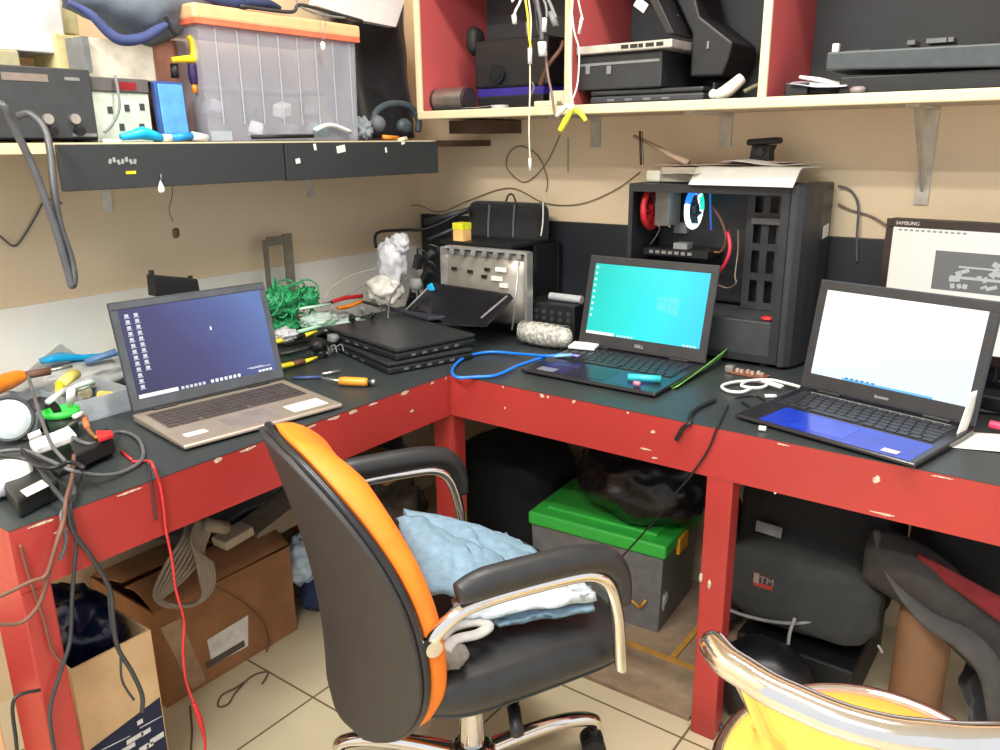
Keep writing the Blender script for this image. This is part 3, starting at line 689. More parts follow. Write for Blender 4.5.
# black desk-lamp arm / bars at the corner
arm=thing('clamp_arm','black metal arm sticking out over the left bench in the corner','arm',(-.55,.5,.7505))
P('bar',MB().tube(W([(376,248,'y',.40),(377,233,'y',.41),(402,230,'y',.44),(430,228,'y',.48),(470,208,'y',.55)]),.005,8,smooth=4),BLK,arm)
P('bar',MB().tube(W([(425,222,'y',.52),(470,210,'y',.56)]),.010,8),DKG,arm)
P('bar',MB().tube(W([(428,240,'y',.46),(456,228,'y',.50)]),.006,8),DKG,arm)
P('post',MB().b2((-.44,.53,.7505),(-.415,.555,1.03)),BLK,arm)
c=at(392,262,y=.30)
solo('plastic_bag',MB().blob((c.x,.30,c.z-.0),(.048,.045,.075),.25,2.2,2,1,4).blob((c.x+.025,.31,c.z+.055),(.035,.03,.035),.3,2.4,6,1,4),mat('white_bag_plastic',rgb(196,197,200),.3,var=.04,bump=.6,bscale=50),'crumpled white plastic bag hanging on the black arm in the corner','plastic bag')
c=at(384,290,y=.27)
solo('plastic_bag',MB().blob((c.x,.27,c.z),(.06,.05,.045),.28,2.4,12,1,4),mat('cloudy_bag_plastic',rgb(214,210,200),.3,var=.04,bump=.6,bscale=50,alpha=.85),'cloudy plastic bag lying under the hanging white one','plastic bag')
r=random.Random(21)
lab=['black connector block hanging beside the white bag','grey round knob below the white bag','black coil of wire in the corner','black bracket left of the metal chassis','dark adapter behind the metal chassis rim']
for i,(px,py,s,m) in enumerate([(418,262,.028,BLK),(416,284,.022,GRY),(411,300,.03,BLK),(427,275,.03,BLK),(430,255,.022,DKG)]):
    c=at(px,py,y=.33+.01*i)
    mb=MB()
    if i==1: mb.lathe([(.006,-.02),(.02,-.016),(.022,0),(.018,.016),(.005,.02)],20,c)
    else:
        mb.box(c,(s*.8,s*.9,s*1.6),eul(.2*i,.3,.4*i),bev=.004)
        mb.tube([c+Vector((0,0,s*.8)),c+Vector((.01,-.01,s*1.5)),c+Vector((.03,0,s*1.2)),c+Vector((.025,.01,s*.4))],.003,6)
    solo('connector' if i!=1 else 'knob',mb,m,lab[i],'connector' if i!=1 else 'knob')
wire(W([(412,275,'y',.30),(398,287,'y',.24),(390,300,'y',.20),(388,318,'y',.12)]),.0028,WIRE,'grey cable curving down from the connectors onto the corner stack')
wire(W([(378,268,'y',.28),(350,276,'x',-.60),(330,290,'x',-.62),(322,305,'x',-.62)]),.002,LWIRE,'pale cable sagging from the plastic bag over the left bench')
wire(W([(376,277,'y',.28),(355,290,'x',-.60),(338,300,'x',-.60),(326,318,'x',-.58)]),.003,mat('grey_pale_cable',rgb(170,166,160),.5),'grey cable looping below the pale cable on the left bench')
# black power unit by the splash
ps=thing('power_supply','black perforated metal box with a white roll on top left of the cyan laptop','power supply',(.03,.47,.7505))
P('body',MB().b2((-.085,.45,.7505),(.095,.60,.86)),BLK,ps,bevel=.003)
gm=MB(); 
for i in range(6):
    for j in range(4): gm.cyl((-.065+i*.028,.4495,.775+j*.02),(-.065+i*.028,.4485,.775+j*.02),.007,10)
P('grille',gm,mat('grille_grey',rgb(70,72,74),.4,metal=.3),ps)
solo('paper_roll',MB().cyl((-.02,.50,.872),(.09,.50,.872),.0115,16),mat('roll_grey_white',rgb(175,178,180),.7),'greyish white roll lying on the perforated black box','roll')
tr=thing('wire_spool','clear bundle of silver wire mesh lying in the corner in front of the black box','wire bundle',(.05,.36,.7505))
c=at(545,337,z=.78)
P('body',MB().lathe([(.018,-.085),(.028,-.08),(.033,-.04),(.034,.0),(.032,.04),(.027,.075),(.012,.085)],24,(c.x,c.y,.7865),Matrix.Rotation(PI/2,3,'Y')),mat('bubble_wrap',rgb(190,188,180),.3,var=.25,scale=110,bump=.8,bscale=140),tr)
rg=MB()
for k in range(7): 
    x=c.x-.07+k*.022; rg.tube([(x+.006*math.sin(a*2),c.y+.0345*math.cos(a),.7865+.0345*math.sin(a)) for a in [2*PI*q/16 for q in range(16)]],.0012,5,closed=True,smooth=0)
P('wire_turn',rg,SIL,tr)
solo('paper_scrap',MB().box((at(584,346,z=.775).x,at(584,346,z=.775).y,.7755),(.075,.06,.008),eul(0,0,.25),bev=.002),WHT,'white square adapter lying on the left rear corner of the cyan laptop','adapter')
# blue usb cable
bu=thing('usb_cable','bright blue data cable looped over the inner corner of the bench','cable',(.05,.1,.7505))
cab_pts=[at(x,y,z=z) for x,y,z in [(562,354,.778),(548,356,.775),(520,354,.762),(490,352,.757),(466,357,.757),(453,368,.757),(456,377,.757),(475,377,.757),(497,375,.757),(520,365,.760),(545,357,.766)]]
P('cord',MB().tube(cab_pts,.0042,10,smooth=8),mat('blue_cable_sheath',rgb(30,120,225),.3,spec=.6),bu)
c=at(553,356,z=.775); d=at(572,355,z=.778)
P('plug',MB().tube([c,d],.0075,8,flat=.6),mat('pale_blue_plug',rgb(130,190,240),.25),bu)
P('plug',MB().tube([d,at(579,356,z=.779)],.0065,8,flat=.5),mat('violet_plug',rgb(150,140,220),.25),bu)
# eraser-like stick on lap2
us=thing('usb_stick','cyan glue stick lying on the front of the black laptop','stick',(.40,.13,.767))
c=at(645,379,z=.772); 
P('body',MB().tube([at(628,377,z=.774),at(661,379,z=.774)],.0085,10,smooth=0),mat('cyan_rubber',rgb(60,200,215),.4),us)
P('cap',MB().tube([at(634,383,z=.771),at(640,384,z=.771)],.006,8),mat('cap_pink',rgb(200,130,150),.4),us)
# green strip
solo('bent_strip',MB().grid(lambda u,v: at(672+50*u,389-27*u,z=.7512)+Vector((.012*v,.006*v,.022*v*(.3+u)+.010*u*u)),16,3,.0015),mat('translucent_green_strip',rgb(140,205,110),.4,var=.15,scale=30),'bent pale green plastic strip on the bench between the two right laptops','plastic strip')
# circuit piece and white cable
cb=thing('circuit_board','small brown and red circuit board lying below the computer case','circuit board',(.62,.36,.7505))
c=at(748,373,z=.755)
P('board',MB().box((c.x,c.y,.753),(.10,.04,.003),eul(0,0,-.1)),mat('board_brown',rgb(130,80,60),.5,var=.3,scale=100),cb)
mb=MB()
for k in range(7): mb.box((c.x-.04+k*.013,c.y+.01*math.sin(k*3),.7585),(.008,.009,.008))
P('component',mb,mat('component_mix',rgb(150,110,95),.5,col2=rgb(205,195,180),scale=60),cb)
P('socket',MB().box((c.x-.045,c.y-.004,.7615),(.02,.022,.015),bev=.001),SIL,cb)
uc=thing('usb_cable','white coiled cable with plugs in front of the computer case','cable',(.66,.26,.7505))
wpts=[at(x,y,z=z) for x,y,z in [(752,388,.760),(742,392,.758),(728,391,.757),(722,386,.757),(735,382,.758),(755,381,.758),(768,384,.76),(758,388,.76),(742,386,.764),(748,381,.764),(770,380,.764),(785,383,.762),(800,387,.76)]]
P('cord',MB().tube(wpts,.0038,9,smooth=8),WHT,uc)
P('plug',MB().tube([at(763,381,z=.766),at(782,387,z=.765)],.0085,8,flat=.6),WHT,uc)
P('plug',MB().tube([at(765,396,z=.757),at(776,396,z=.757)],.007,8,flat=.6),WHT,uc)
solo('cap',MB().cyl(at(759,428,z=.7562),at(766,429,z=.7562),.0055,12),WHT,'tiny white cap near the bench edge left of the white-screen laptop','cap')
wire([at(715,400,z=.756),at(698,408,z=.756),at(690,415,z=.757),Vector((.655,-.006,.752)),at(683,428,y=-.007),at(676,440,y=-.007)],.0045,BLK,'short black cable end hanging over the front edge of the right bench')
wire([at(728,405,z=.756),at(722,418,z=.754),at(718,426,z=.7545),at(716,430,y=-.005),at(708,450,y=-.004),at(692,474,y=-.004),at(676,493,y=.01),at(655,520,y=.06),at(622,557,y=.12)],.0022,BLK,'thin black wire running from the right bench down to the green-lidded box')
r=random.Random(8); mb=MB()
for k in range(3): pass
sc=thing('earphones','black tangled cord with small silver plugs left of the white-screen laptop','cord',(.66,.12,.7505))
P('cord',MB().tube([at(x,y,z=.7545) for x,y in [(742,402),(760,410),(785,404),(800,410),(790,398),(770,402),(755,396),(735,398)]],.003,8),BLK,sc)
# right end of the bench
sheet('paper_sheet',at(985,442,z=.752),.16,.10,.3,PAP,'white paper lying on the bench right of the white-screen laptop','paper',.003,.0008)
solo('paper_card',MB().grid(lambda u,v: at(955+10*u,440-4*u,z=.757)+Vector((.01*v,.05*v,.085*v+.0)),3,6,.001),PAP,'white folded card standing against the right edge of the laptop','card')
solo('card_reader',MB().box(at(995,400,z=.775),(.09,.07,.03),eul(0,0,-.2),bev=.004),BLK,'black gadget beside the monitor foot at the right edge','gadget')
solo('marker_cap',MB().cyl(at(990,424,z=.768),at(1004,427,z=.768),.008,14),mat('magenta_plastic',rgb(225,60,100),.4),'pink-red cap at the right edge of the bench','cap')
# ================================================ left bench
TZ=.7505
wcm=thing('webcam','black clip-on webcam behind the silver laptop on the left bench','webcam',(-.50,-.45,TZ))
a=at(153,275,x=-.47);b=at(198,279,x=-.47)
P('body',MB().prism([(-.47,a.y-.002,a.z-.05),(-.47,b.y+.004,b.z-.05),(-.47,b.y,b.z),(-.47,a.y,a.z)],(-.03,0,0)),RUB,wcm,bevel=.003)
P('knob',MB().cyl((-.49,a.y+.008,a.z-.002),(-.49,a.y+.008,a.z+.008),.006,12).cyl((-.49,b.y-.008,b.z-.002),(-.49,b.y-.008,b.z+.007),.006,12),RUB,wcm)
P('stand',MB().cyl((-.485,(a.y+b.y)/2,.756),(-.485,(a.y+b.y)/2,a.z-.05),.008,12).lathe([(.03,0),(.035,.002),(.03,.006),(.008,.009)],20,(-.485,(a.y+b.y)/2,.7505)),RUB,wcm)
def rod(name,pts,r,m,label,cat,n=10,flat=None,sm=0): return solo(name,MB().tube(pts,r,n,smooth=sm,flat=flat),m,label,cat)
solo('blue_pouch',MB().grid(lambda u,v: at(47+70*u,352-5*u,x=-.63)+Vector((-.05*v, .004*math.sin(7*u),.012*math.sin(5*u)*v-.012*v-.012)),12,4,.014),mat('cyan_pouch',rgb(0,165,225),.45,var=.08),'bright cyan blue pouch lying at the back of the left bench behind the silver laptop','pouch')
c=at(95,357,x=-.52); solo('tool_handle',MB().tube([at(85,362,x=-.60),at(116,352,x=-.58)],[.010,.013],10,flat=.7),mat('blue_grey_handle',rgb(96,130,175),.4),'blue grey tool handle lying in front of the cyan pouch','tool')
solo('plastic_bag',MB().blob((-.635,-.60,.785),(.07,.20,.038),.25,2.6,71,.9,4,floor=TZ+.0005),mat('cloudy_grey_bag',rgb(170,172,168),.4,bump=.4,bscale=50),'cloudy grey bag heaped along the white panel under the cyan blue pouch','plastic bag')
solo('plastic_bag',MB().blob((-.63,.12,.782),(.065,.13,.032),.25,2.6,73,.9,4,floor=TZ+.0005),mat('cloudy_grey_bag',(1,1,1)),'cloudy grey bag under the pliers along the wall','plastic bag')
# screwdriver with orange handle, left edge
sd=thing('screwdriver','large orange-handled screwdriver at the left edge of the left bench','screwdriver',at(15,385,z=.83))
P('handle',MB().tube([at(-22,395,z=.84),at(8,381,z=.84),at(22,376,z=.84)],[.017,.019,.013],14),ORG,sd)
P('collar',MB().tube([at(22,376,z=.84),at(50,371,z=.84)],.009,12),BRN,sd)
P('shaft',MB().tube([at(48,371,z=.84),at(72,366,z=.84)],.004,8),SIL,sd)
# translucent organiser box on which things lie
bxm=MB()
q=[at(30,430,z=TZ),at(108,407,z=TZ),at(126,388,z=TZ)]
ob=thing('parts_box','clear plastic parts box full of small bits left of the silver laptop','box',(-.47,-.75,TZ))
X0,X1,Y0,Y1=-.58,-.40,-.86,-.62
wl=MB().b2((X0,Y0,TZ),(X1,Y1,TZ+.003)).b2((X0,Y0,TZ+.003),(X0+.003,Y1,TZ+.05)).b2((X1-.003,Y0,TZ+.003),(X1,Y1,TZ+.05)).b2((X0+.003,Y0,TZ+.003),(X1-.003,Y0+.003,TZ+.05)).b2((X0+.003,Y1-.003,TZ+.003),(X1-.003,Y1,TZ+.05))
P('body',wl,FROST,ob)
P('divider',MB().b2((X0+.004,-.74,TZ+.004),(X1-.004,-.738,TZ+.045)).b2((-.49,Y0+.004,TZ+.004),(-.488,-.7405,TZ+.045)),FROST,ob)
r=random.Random(31); cols=[('bit_yellow',rgb(225,205,110)),('bit_brown',rgb(140,105,80)),('bit_grey',rgb(150,155,158)),('bit_dark',rgb(60,62,66)),('bit_cream',rgb(215,200,165))]
k=0
for i in range(4):
    for j in range(3):
        x=X0+.03+j*.055+r.uniform(-.008,.008); y=Y0+.03+i*.06+r.uniform(-.01,.01)
        nm,cc=cols[k%5]; k+=1
        mb=MB().box((x,y,TZ+.018),(.036,.026,.022),eul(r.uniform(-.3,.3),r.uniform(-.3,.3),r.uniform(0,3)),bev=.006)
        o=solo('small_part',mb,mat(nm,cc,.5,var=.1,scale=80),None,None)
        o['label']='small coloured part lying in the clear parts box left of the silver laptop'; o['category']='part'; o['group']='loose parts in the clear parts box'
cap=thing('glue_bottle','yellow nozzle bottle lying on the clear parts box','bottle',at(68,385,z=.81))
P('body',MB().tube([at(60,385,z=.825),at(74,374,z=.83)],[.012,.016],14,flat=.8),mat('pale_yellow_plastic',rgb(225,215,110),.4),cap)
P('nozzle',MB().tube([at(58,392,z=.82),at(60,385,z=.825)],[.005,.010],10),YEL,cap)
rod('white_tube',[at(48,402,z=.82),at(66,389,z=.82)],.006,WHT,'thin white tube lying across the parts box','tube')
rod('glass_tube',[at(70,405,z=.81),at(71,390,z=.85)],.008,WHT,'small white upright tube standing in the parts box','tube')
c=at(83,386,z=.82)
tp=MB(); tp.tube([(c.x+.02*math.cos(a),c.y+.02*math.sin(a),c.z+.01*math.cos(a)) for a in [2*PI*k/20 for k in range(20)]],.006,8,closed=True,smooth=0)
solo('tape_roll',tp,mat('clear_tape_green',rgb(190,205,195),.3),'clear pale tape ring lying on the parts box','tape roll')
c=at(61,410,z=.80)
gb=thing('solder_pot','small black pot with a bright green rim in front of the parts box','pot',(c.x,c.y,TZ))
P('body',MB().lathe([(.022,0),(.026,.004),(.030,.038),(.024,.038),(.02,.008)],24,(c.x,c.y,TZ)),mat('dark_green_pot',rgb(36,60,42),.5),gb)
P('rim',MB().lathe([(.030,.0385),(.0345,.040),(.0345,.052),(.027,.052),(.022,.04)],24,(c.x,c.y,TZ)),mat('bright_green_rim',rgb(60,215,80),.4),gb)
c=at(42,420,z=.775)
sp=thing('solder_spool','black spool standing on its edge between the white roll and the green pot','spool',(c.x,c.y,TZ))
P('body',MB().lathe([(.036,-.02),(.036,-.016),(.018,-.015),(.018,.015),(.036,.016),(.036,.02)],28,(c.x,c.y,TZ+.037),Matrix.Rotation(1.35,3,'Y')@Matrix.Rotation(.3,3,'X')),RUB,sp)
c=at(10,422,z=.79)
tr=thing('tape_roll','large roll of white tape standing at the left edge of the left bench','tape roll',(c.x,c.y,TZ))
Mt=Matrix.Rotation(-.5,3,'Z')@Matrix.Rotation(1.2,3,'Y')
prof=[(.026,-.014),(.05,-.014),(.05,.014),(.026,.014),(.026,-.014)]
P('tape',MB().lathe([(.001,-.012),(.040,-.012),(.042,-.008),(.042,.008),(.040,.012),(.001,.012)],32,(c.x,c.y,TZ+.045),Mt),mat('tape_white_blue',rgb(205,218,218),.35),tr)
P('rim',MB().tube([Vector((c.x,c.y,TZ+.045))+Mt@Vector((.0435*math.cos(a),.0435*math.sin(a),.012)) for a in [2*PI*k/24 for k in range(24)]],.004,8,closed=True,smooth=0),DKG,tr)
# black power board with white adapter
tray=thing('black_tray','black plastic tray lying on the left bench below the white adapter','tray',(-.22,-.87,TZ))
tv=[at(x,y,z=TZ) for x,y in [(20,452),(60,478),(116,448),(82,432),(50,435)]]
P('base',MB().prism(tv,(0,0,.010)),BLK,tray,bevel=.002)
P('block',MB().prism([at(78,470,z=TZ+.0105),at(116,452,z=TZ+.0105),at(110,440,z=TZ+.0105),at(72,455,z=TZ+.0105)],(0,0,.028)),BLK,tray,bevel=.003)
ad=thing('white_adapter','white rectangular adapter lying on the black tray','adapter',at(52,438,z=.775))
P('body',MB().prism([at(30,448,z=.778),at(36,456,z=.778),at(78,441,z=.778),at(70,432,z=.778)],(0,0,.014)),WHT,ad,bevel=.003)
P('strip',MB().prism([at(28,437,z=.778),at(30,442,z=.778),at(42,436,z=.778),at(40,432,z=.778)],(0,0,.006)),PAP,ad)
pa=thing('power_brick','black laptop power brick with a cream label at the left end of the bench','power brick',(-.10,-.965,TZ))
P('body',MB().prism([at(4,497,z=TZ+.0),at(20,520,z=TZ),at(62,498,z=TZ),at(48,478,z=TZ)],(0,0,.034)),BLK,pa,bevel=.006)
P('label_sticker',MB().prism([at(20,491,z=TZ+.0345),at(27,497,z=TZ+.0345),at(49,486,z=TZ+.0345),at(42,480,z=TZ+.0345)],(0,0,.0006)),mat('label_cream',rgb(205,200,180),.7),pa)
c=at(5,483,z=.77)
solo('white_bottle_cap',MB().blob((c.x,c.y,TZ+.028),(.035,.045,.028),.15,2,4,.8,3,floor=TZ+.0005),WHT,'white rounded plug block at the far left end of the bench','plug')
c=at(60,455,z=.775)
solo('cable_clutter',MB().tube([at(x,y,z=.80) for x,y in [(20,447),(32,462),(52,468),(70,462),(84,468)]],.004,8),BLK,'black lead lying across the black tray','cable')
# test leads: clips and loops
cl=thing('alligator_clip','red alligator clip lying on the black tray beside the silver laptop','clip',at(103,440,z=.79))
P('jaw',MB().prism([at(96,434,z=.795),at(99,443,z=.795),at(114,438,z=.795),at(112,434,z=.795)],(0,0,.008)),RED,cl,bevel=.002)
P('grip',MB().tube([at(86,424,z=.785),at(90,432,z=.79),at(97,438,z=.793)],.004,8),GOLD,cl)
P('cover',MB().tube([at(84,417,z=.785),at(87,427,z=.79)],.006,8),mat('orange_brown_grip',rgb(205,110,60),.5),cl)
pr=rod('probe_tip',[at(74,417,z=.80),at(82,413,z=.80)],.005,WHT,'small white and black probe tip beside the green pot','probe')
wire([at(x,y,z=z) for x,y,z in [(84,417,.79),(66,430,.785),(90,444,.79),(118,432,.757),(136,437,.755),(143,450,.755),(140,462,.755),(120,473,.757),(96,475,.77),(70,470,.79),(48,460,.80),(20,450,.80),(-20,455,.80)]],.0038,WIRE,'thick grey cable curling in a big loop over the left bench')
rod('red_mark',[at(121,451,z=.753),at(132,460,z=.753)],.0025,RED,'small red pin lying inside the grey cable loop','pin')
wire([at(x,y,z=z) for x,y,z in [(28,376,.85),(34,395,.84),(42,420,.83),(52,445,.81),(68,465,.79)]]+[at(75,480,z=.77),at(72,500,z=.757),Vector((.012,-.985,.752)),at(66,540,x=.02),at(60,560,x=.02)],.0034,WIRE,'pale grey cable running down from the screwdriver over the bench edge')
def over(pts,r,m,label): return wire([at(p[0],p[1],**{p[2]:p[3]}) for p in pts],r,m,label)
over([(0,455,'z',.80),(20,458,'z',.80),(36,465,'z',.79),(52,487,'z',.78),(66,505,'x',.012),(72,530,'x',.016),(92,558,'x',.016),(110,590,'x',.012),(113,620,'x',.012),(118,648,'x',.012),(132,672,'x',.012),(142,695,'x',.012),(142,712,'x',.012)],.0042,DKG,'dark cable falling over the left apron down in front of the navy printed box')
over([(82,472,'z',.79),(76,490,'z',.757),(70,506,'x',.010),(76,540,'x',.012),(74,570,'x',.012),(72,600,'x',.012),(70,640,'x',.012),(62,668,'x',.010),(50,712,'x',.010),(56,760,'x',.010)],.0032,DKG,'dark cable falling straight down past the left end leg')
over([(74,455,'z',.80),(72,478,'z',.78),(66,500,'x',.010),(64,520,'x',.022),(55,548,'x',.03),(46,575,'x',.03),(30,582,'x',.03),(0,596,'x',.03),(-30,605,'x',.03)],.0034,BRN,'brown cable sagging to the left edge of the photo across the end leg')
over([(68,508,'x',.014),(60,530,'x',.022),(52,560,'x',.026),(44,592,'x',.028),(34,612,'x',.028),(15,624,'x',.028),(-30,622,'x',.028)],.0034,BRN,'lower brown cable sagging to the left edge across the end leg')
over([(108,592,'x',.010),(112,630,'x',.010),(120,650,'x',.014),(122,680,'x',.014),(134,700,'x',.014)],.0022,DKG,'thin dark wire beside the dark cable in front of the navy printed box')
over([(20,545,'x',.006),(30,580,'x',.006),(44,620,'x',.006),(52,650,'x',.006),(64,665,'x',.008)],.0022,BRN,'thin brown wire lying down the left end leg')
over([(40,690,'x',.03),(14,700,'x',.03),(16,740,'x',.03),(20,775,'x',.03)],.003,BLK,'black cable at the bottom left corner')
rw=thing('red_test_lead','red test lead hanging over the left apron to the floor','cable',at(150,465,x=.008))
P('cord',MB().tube(W([(132,462,'z',.754),(146,461,'z',.755),(152,464,'x',.006),(160,485,'x',.006),(164,510,'x',.006),(166,530,'x',.006),(172,560,'x',.006),(176,590,'x',.006),(184,620,'x',.006),(183,650,'x',.006),(186,680,'x',.006),(194,703,'x',.006)]),.0027,8),mat('red_wire_sheath',rgb(200,48,52),.35),rw)
P('plug',MB().tube(W([(194,703,'x',.006),(200,720,'x',.006),(205,742,'x',.006),(204,760,'x',.006)]),[.004,.006,.003,.002],8),RED,rw)
over([(148,462,'x',.004),(152,485,'x',.004),(156,520,'x',.004)],.0018,DKG,'thin dark wire next to the red test lead on the apron')
# behind the laptop, right part
ts=thing('plastic_stand','clear smoked plastic stand leaning on the left wall behind the silver laptop','stand',(-.62,-.19,TZ))
a=at(262,240,x=-.66); b=at(290,233,x=-.66); lo=.80
y0,y1,zt2=a.y,b.y,b.z
SM=mat('smoked_plastic',rgb(130,122,108),.3,alpha=.7)
P('frame',MB().b2((-.66,y0,.80),(-.652,y0+.014,zt2-.01)).b2((-.66,y1-.03,.80),(-.652,y1,zt2)).b2((-.66,y0+.0142,zt2-.03),(-.652,y1-.0302,zt2-.004)),SM,ts)
P('base',MB().b2((-.66,y0,TZ),(-.58,y1,.80)),SM,ts,bevel=.004)
gm=MB(); r=random.Random(40)
for k in range(16):
    c=at(275+r.uniform(-10,38),300+r.uniform(-14,20),x=-.55)
    n=14; R_=r.uniform(.015,.034); nx=Vector((r.uniform(-1,1),r.uniform(-1,1),r.uniform(-1,1))).normalized()
    u=nx.orthogonal().normalized(); v=nx.cross(u)
    gm.tube([c+u*R_*math.cos(2*PI*q/n)+v*R_*math.sin(2*PI*q/n) for q in range(n)],.0028,6,closed=True,smooth=0)
c=at(280,300,x=-.56); gm.blob((c.x,c.y,c.z-.005),(.03,.055,.04),.5,4,3,1,4)
c=at(305,298,x=-.57); gm.blob((c.x,c.y,c.z),(.025,.045,.032),.5,4,9,1,4)
c=at(285,325,x=-.57); gm.blob((c.x,c.y,c.z-.01),(.025,.05,.035),.5,4,19,1,4)
solo('green_net_bag',gm,mat('green_net',rgb(50,160,100),.35,var=.25,scale=90),'tangled green mesh and net bag behind the right corner of the silver laptop','net bag')
def bagbit(px,py,x,rad,m,label,seed,cat='plastic bag',name='plastic_bag'):
    c=at(px,py,x=x); z=max(c.z,TZ+rad[2]*.8)
    return solo(name,MB().blob((c.x,c.y,z),rad,.35,3,seed,1,4,floor=TZ+.0005),m,label,cat)
PB=mat('clear_bag_greenish',rgb(200,220,210),.25,alpha=.7,bump=.6,bscale=60)
bagbit(345,325,-.50,(.04,.07,.018),PB,'clear crumpled bag at the left of the corner stack',1)
bagbit(318,320,-.53,(.035,.06,.02),PB,'greenish clear bag in front of the green mesh',2)
bagbit(285,335,-.48,(.03,.035,.02),mat('white_bag_plastic',(1,1,1)),'small white crumpled bag beside the top right corner of the silver laptop screen',3)
bagbit(360,345,-.40,(.03,.05,.018),PB,'clear bag pressed against the black closed laptop',6)
rod('green_tube',[at(298,332,x=-.50),at(335,322,x=-.50)],.006,mat('pale_green_plastic',rgb(160,205,175),.4),'pale green tube lying above the yellow tools','tube')
rod('clear_strip',[at(298,309,x=-.54),at(330,304,x=-.54)],.008,mat('pale_mint_plastic',rgb(190,225,205),.4),'mint coloured strip above the clear bag','strip',flat=.5)
pl=thing('pliers','red and orange handled pliers at the wall left of the corner','pliers',at(345,300,x=-.60))
P('handle',MB().tube(W([(332,302,'x',-.6),(345,298,'x',-.6),(362,296,'x',-.6)]),.0065,8),RED,pl)
P('handle',MB().tube(W([(338,308,'x',-.58),(350,306,'x',-.58),(362,301,'x',-.58)]),.0065,8),ORG,pl)
P('jaw',MB().tube(W([(320,306,'x',-.6),(333,302,'x',-.6)]),.005,8),DKG,pl)
for (y_,dx,lb) in [(338,-.47,'upper yellow and black tool beside the silver laptop screen'),(364,-.38,'lower yellow and black tool beside the silver laptop screen')]:
    t=thing('utility_knife',lb,'tool',at(295,y_,x=dx))
    P('body',MB().tube([at(274,y_+4,x=dx),at(300,y_-2,x=dx)],.011,8,flat=.6,smooth=0),YEL,t)
    P('grip',MB().tube([at(292,y_+0,x=dx),at(303,y_-3,x=dx)],.0125,8,flat=.6,smooth=0),BLK if y_<350 else BRN,t)
    P('tip',MB().tube([at(303,y_-2,x=dx),at(317,y_-7,x=dx)],[.010,.005],8,flat=.6,smooth=0),YEL,t)
rod('black_bar',[at(280,354,x=-.42),at(312,347,x=-.42)],.009,DKG,'dark flat bar between the two yellow tools','tool',flat=.5)
r=random.Random(50)
for i,(px,py,s) in enumerate([(318,345,.020),(327,352,.016),(322,362,.016),(333,338,.014)]):
    c=at(px,py,x=-.40)
    mb=MB().blob((c.x,c.y,max(c.z,TZ+s*.8)),(s,s*1.2,s*.9),.3,2.5,i,.8,3,floor=TZ+.0005).tube([(c.x,c.y,TZ+s),(c.x+.02,c.y+.01,TZ+s*2),(c.x+.04,c.y,TZ+s)],.002,6)
    solo('cable_plug',mb,BLK if i%2==0 else GRY,['black plug with wire left of the corner stack','grey plug beside the black plug','black plug in front of the yellow tools','grey round plug behind the yellow tools'][i],'plug')
s2=thing('screwdriver','screwdriver with a short orange handle lying by the red edge right of the silver laptop','screwdriver',at(355,381,z=.762))
P('handle',MB().tube([at(339,381,z=.763),at(344,381,z=.763),at(364,382,z=.763),at(368,382,z=.763)],[.009,.011,.011,.009],14,smooth=0),mat('amber_handle',rgb(225,150,50),.35),s2)
P('collar',MB().tube([at(368,382,z=.763),at(371,382,z=.763)],.009,12,smooth=0),BLK,s2)
P('end_cap',MB().tube([at(371,382,z=.763),at(375,382,z=.763)],.007,12,smooth=0),SIL,s2)
P('shaft',MB().tube([at(339,381,z=.763),at(322,378,z=.760)],.0035,8,smooth=0),SIL,s2)
rod('blue_pen',[at(292,378,z=.756),at(322,377,z=.756)],.004,mat('blue_dark_pen',rgb(60,80,130),.4),'dark blue pen lying between the silver laptop and the orange screwdriver','pen')
rod('silver_bit',[at(322,374,z=.757),at(340,371,z=.757)],.004,SIL,'silver driver bit lying behind the orange screwdriver','tool')
solo('clear_sheet',MB().prism([(-.71,-.80,.755),(-.71,-.62,.86),(-.71,-.52,.755)],(.003,0,0)),mat('cloudy_sheet',rgb(215,216,205),.4,alpha=.85),'cloudy clear sheet leaning on the white panel at the left wall','sheet')
# ================================================ things on the left shelf
SZ=1.3255
def V(px,py,x): return at(px,py,x=x)
psu=thing('bench_power_supply','black bench power supply with two silver knobs at the left end of the shelf','power supply',(-.52,-.76,SZ))
a=V(99,138,-.425); top=V(92,70,-.425).z
P('body',MB().b2((-.70,a.y-.36,SZ+.006),(-.425,a.y,top)),mat('psu_case',rgb(46,48,50),.5),psu,bevel=.003)
P('front_panel',MB().b2((-.4248,a.y-.355,SZ+.01),(-.421,a.y-.004,top-.004)),mat('psu_front',rgb(58,61,64),.45),psu)
for px,py in ((47,119),(74,119)):
    c=V(px,py,-.42); P('knob',MB().cyl((-.4205,c.y,c.z),(-.412,c.y,c.z),.010,18),SIL,psu)
    P('terminal',MB().cyl((-.4205,c.y+.004,c.z-.022),(-.405,c.y+.004,c.z-.024),.009,16),BLK,psu)
c=V(25,77,-.4205)
P('name_plate',MB().box((-.4205,c.y,c.z),(.001,.085,.014)),mat('plate_taupe',rgb(130,118,108),.5),psu)
mb=MB()
for px,py,w in ((72,79,.03),(85,135,.05)): c=V(px,py,-.4205); mb.box((-.4205,c.y,c.z),(.001,w,.006))
P('marking',mb,GRY,psu)
for y in (a.y-.33,a.y-.03):
    for x in (-.68,-.45): P('foot',MB().cyl((x,y,SZ),(x,y,SZ+.006),.008,10),RUB,psu)
te=thing('tester','pale green tester with a red display right of the black power supply','tester',(-.5,-.53,SZ))
y0=V(97,138,-.44).y+.004; y1=V(155,138,-.44).y; zt_=V(120,78,-.44).z; zm=V(120,92,-.44).z
P('body',MB().b2((-.60,y0,SZ),(-.445,y1,zm)),mat('pale_green_case',rgb(205,218,200),.5),te,bevel=.002)
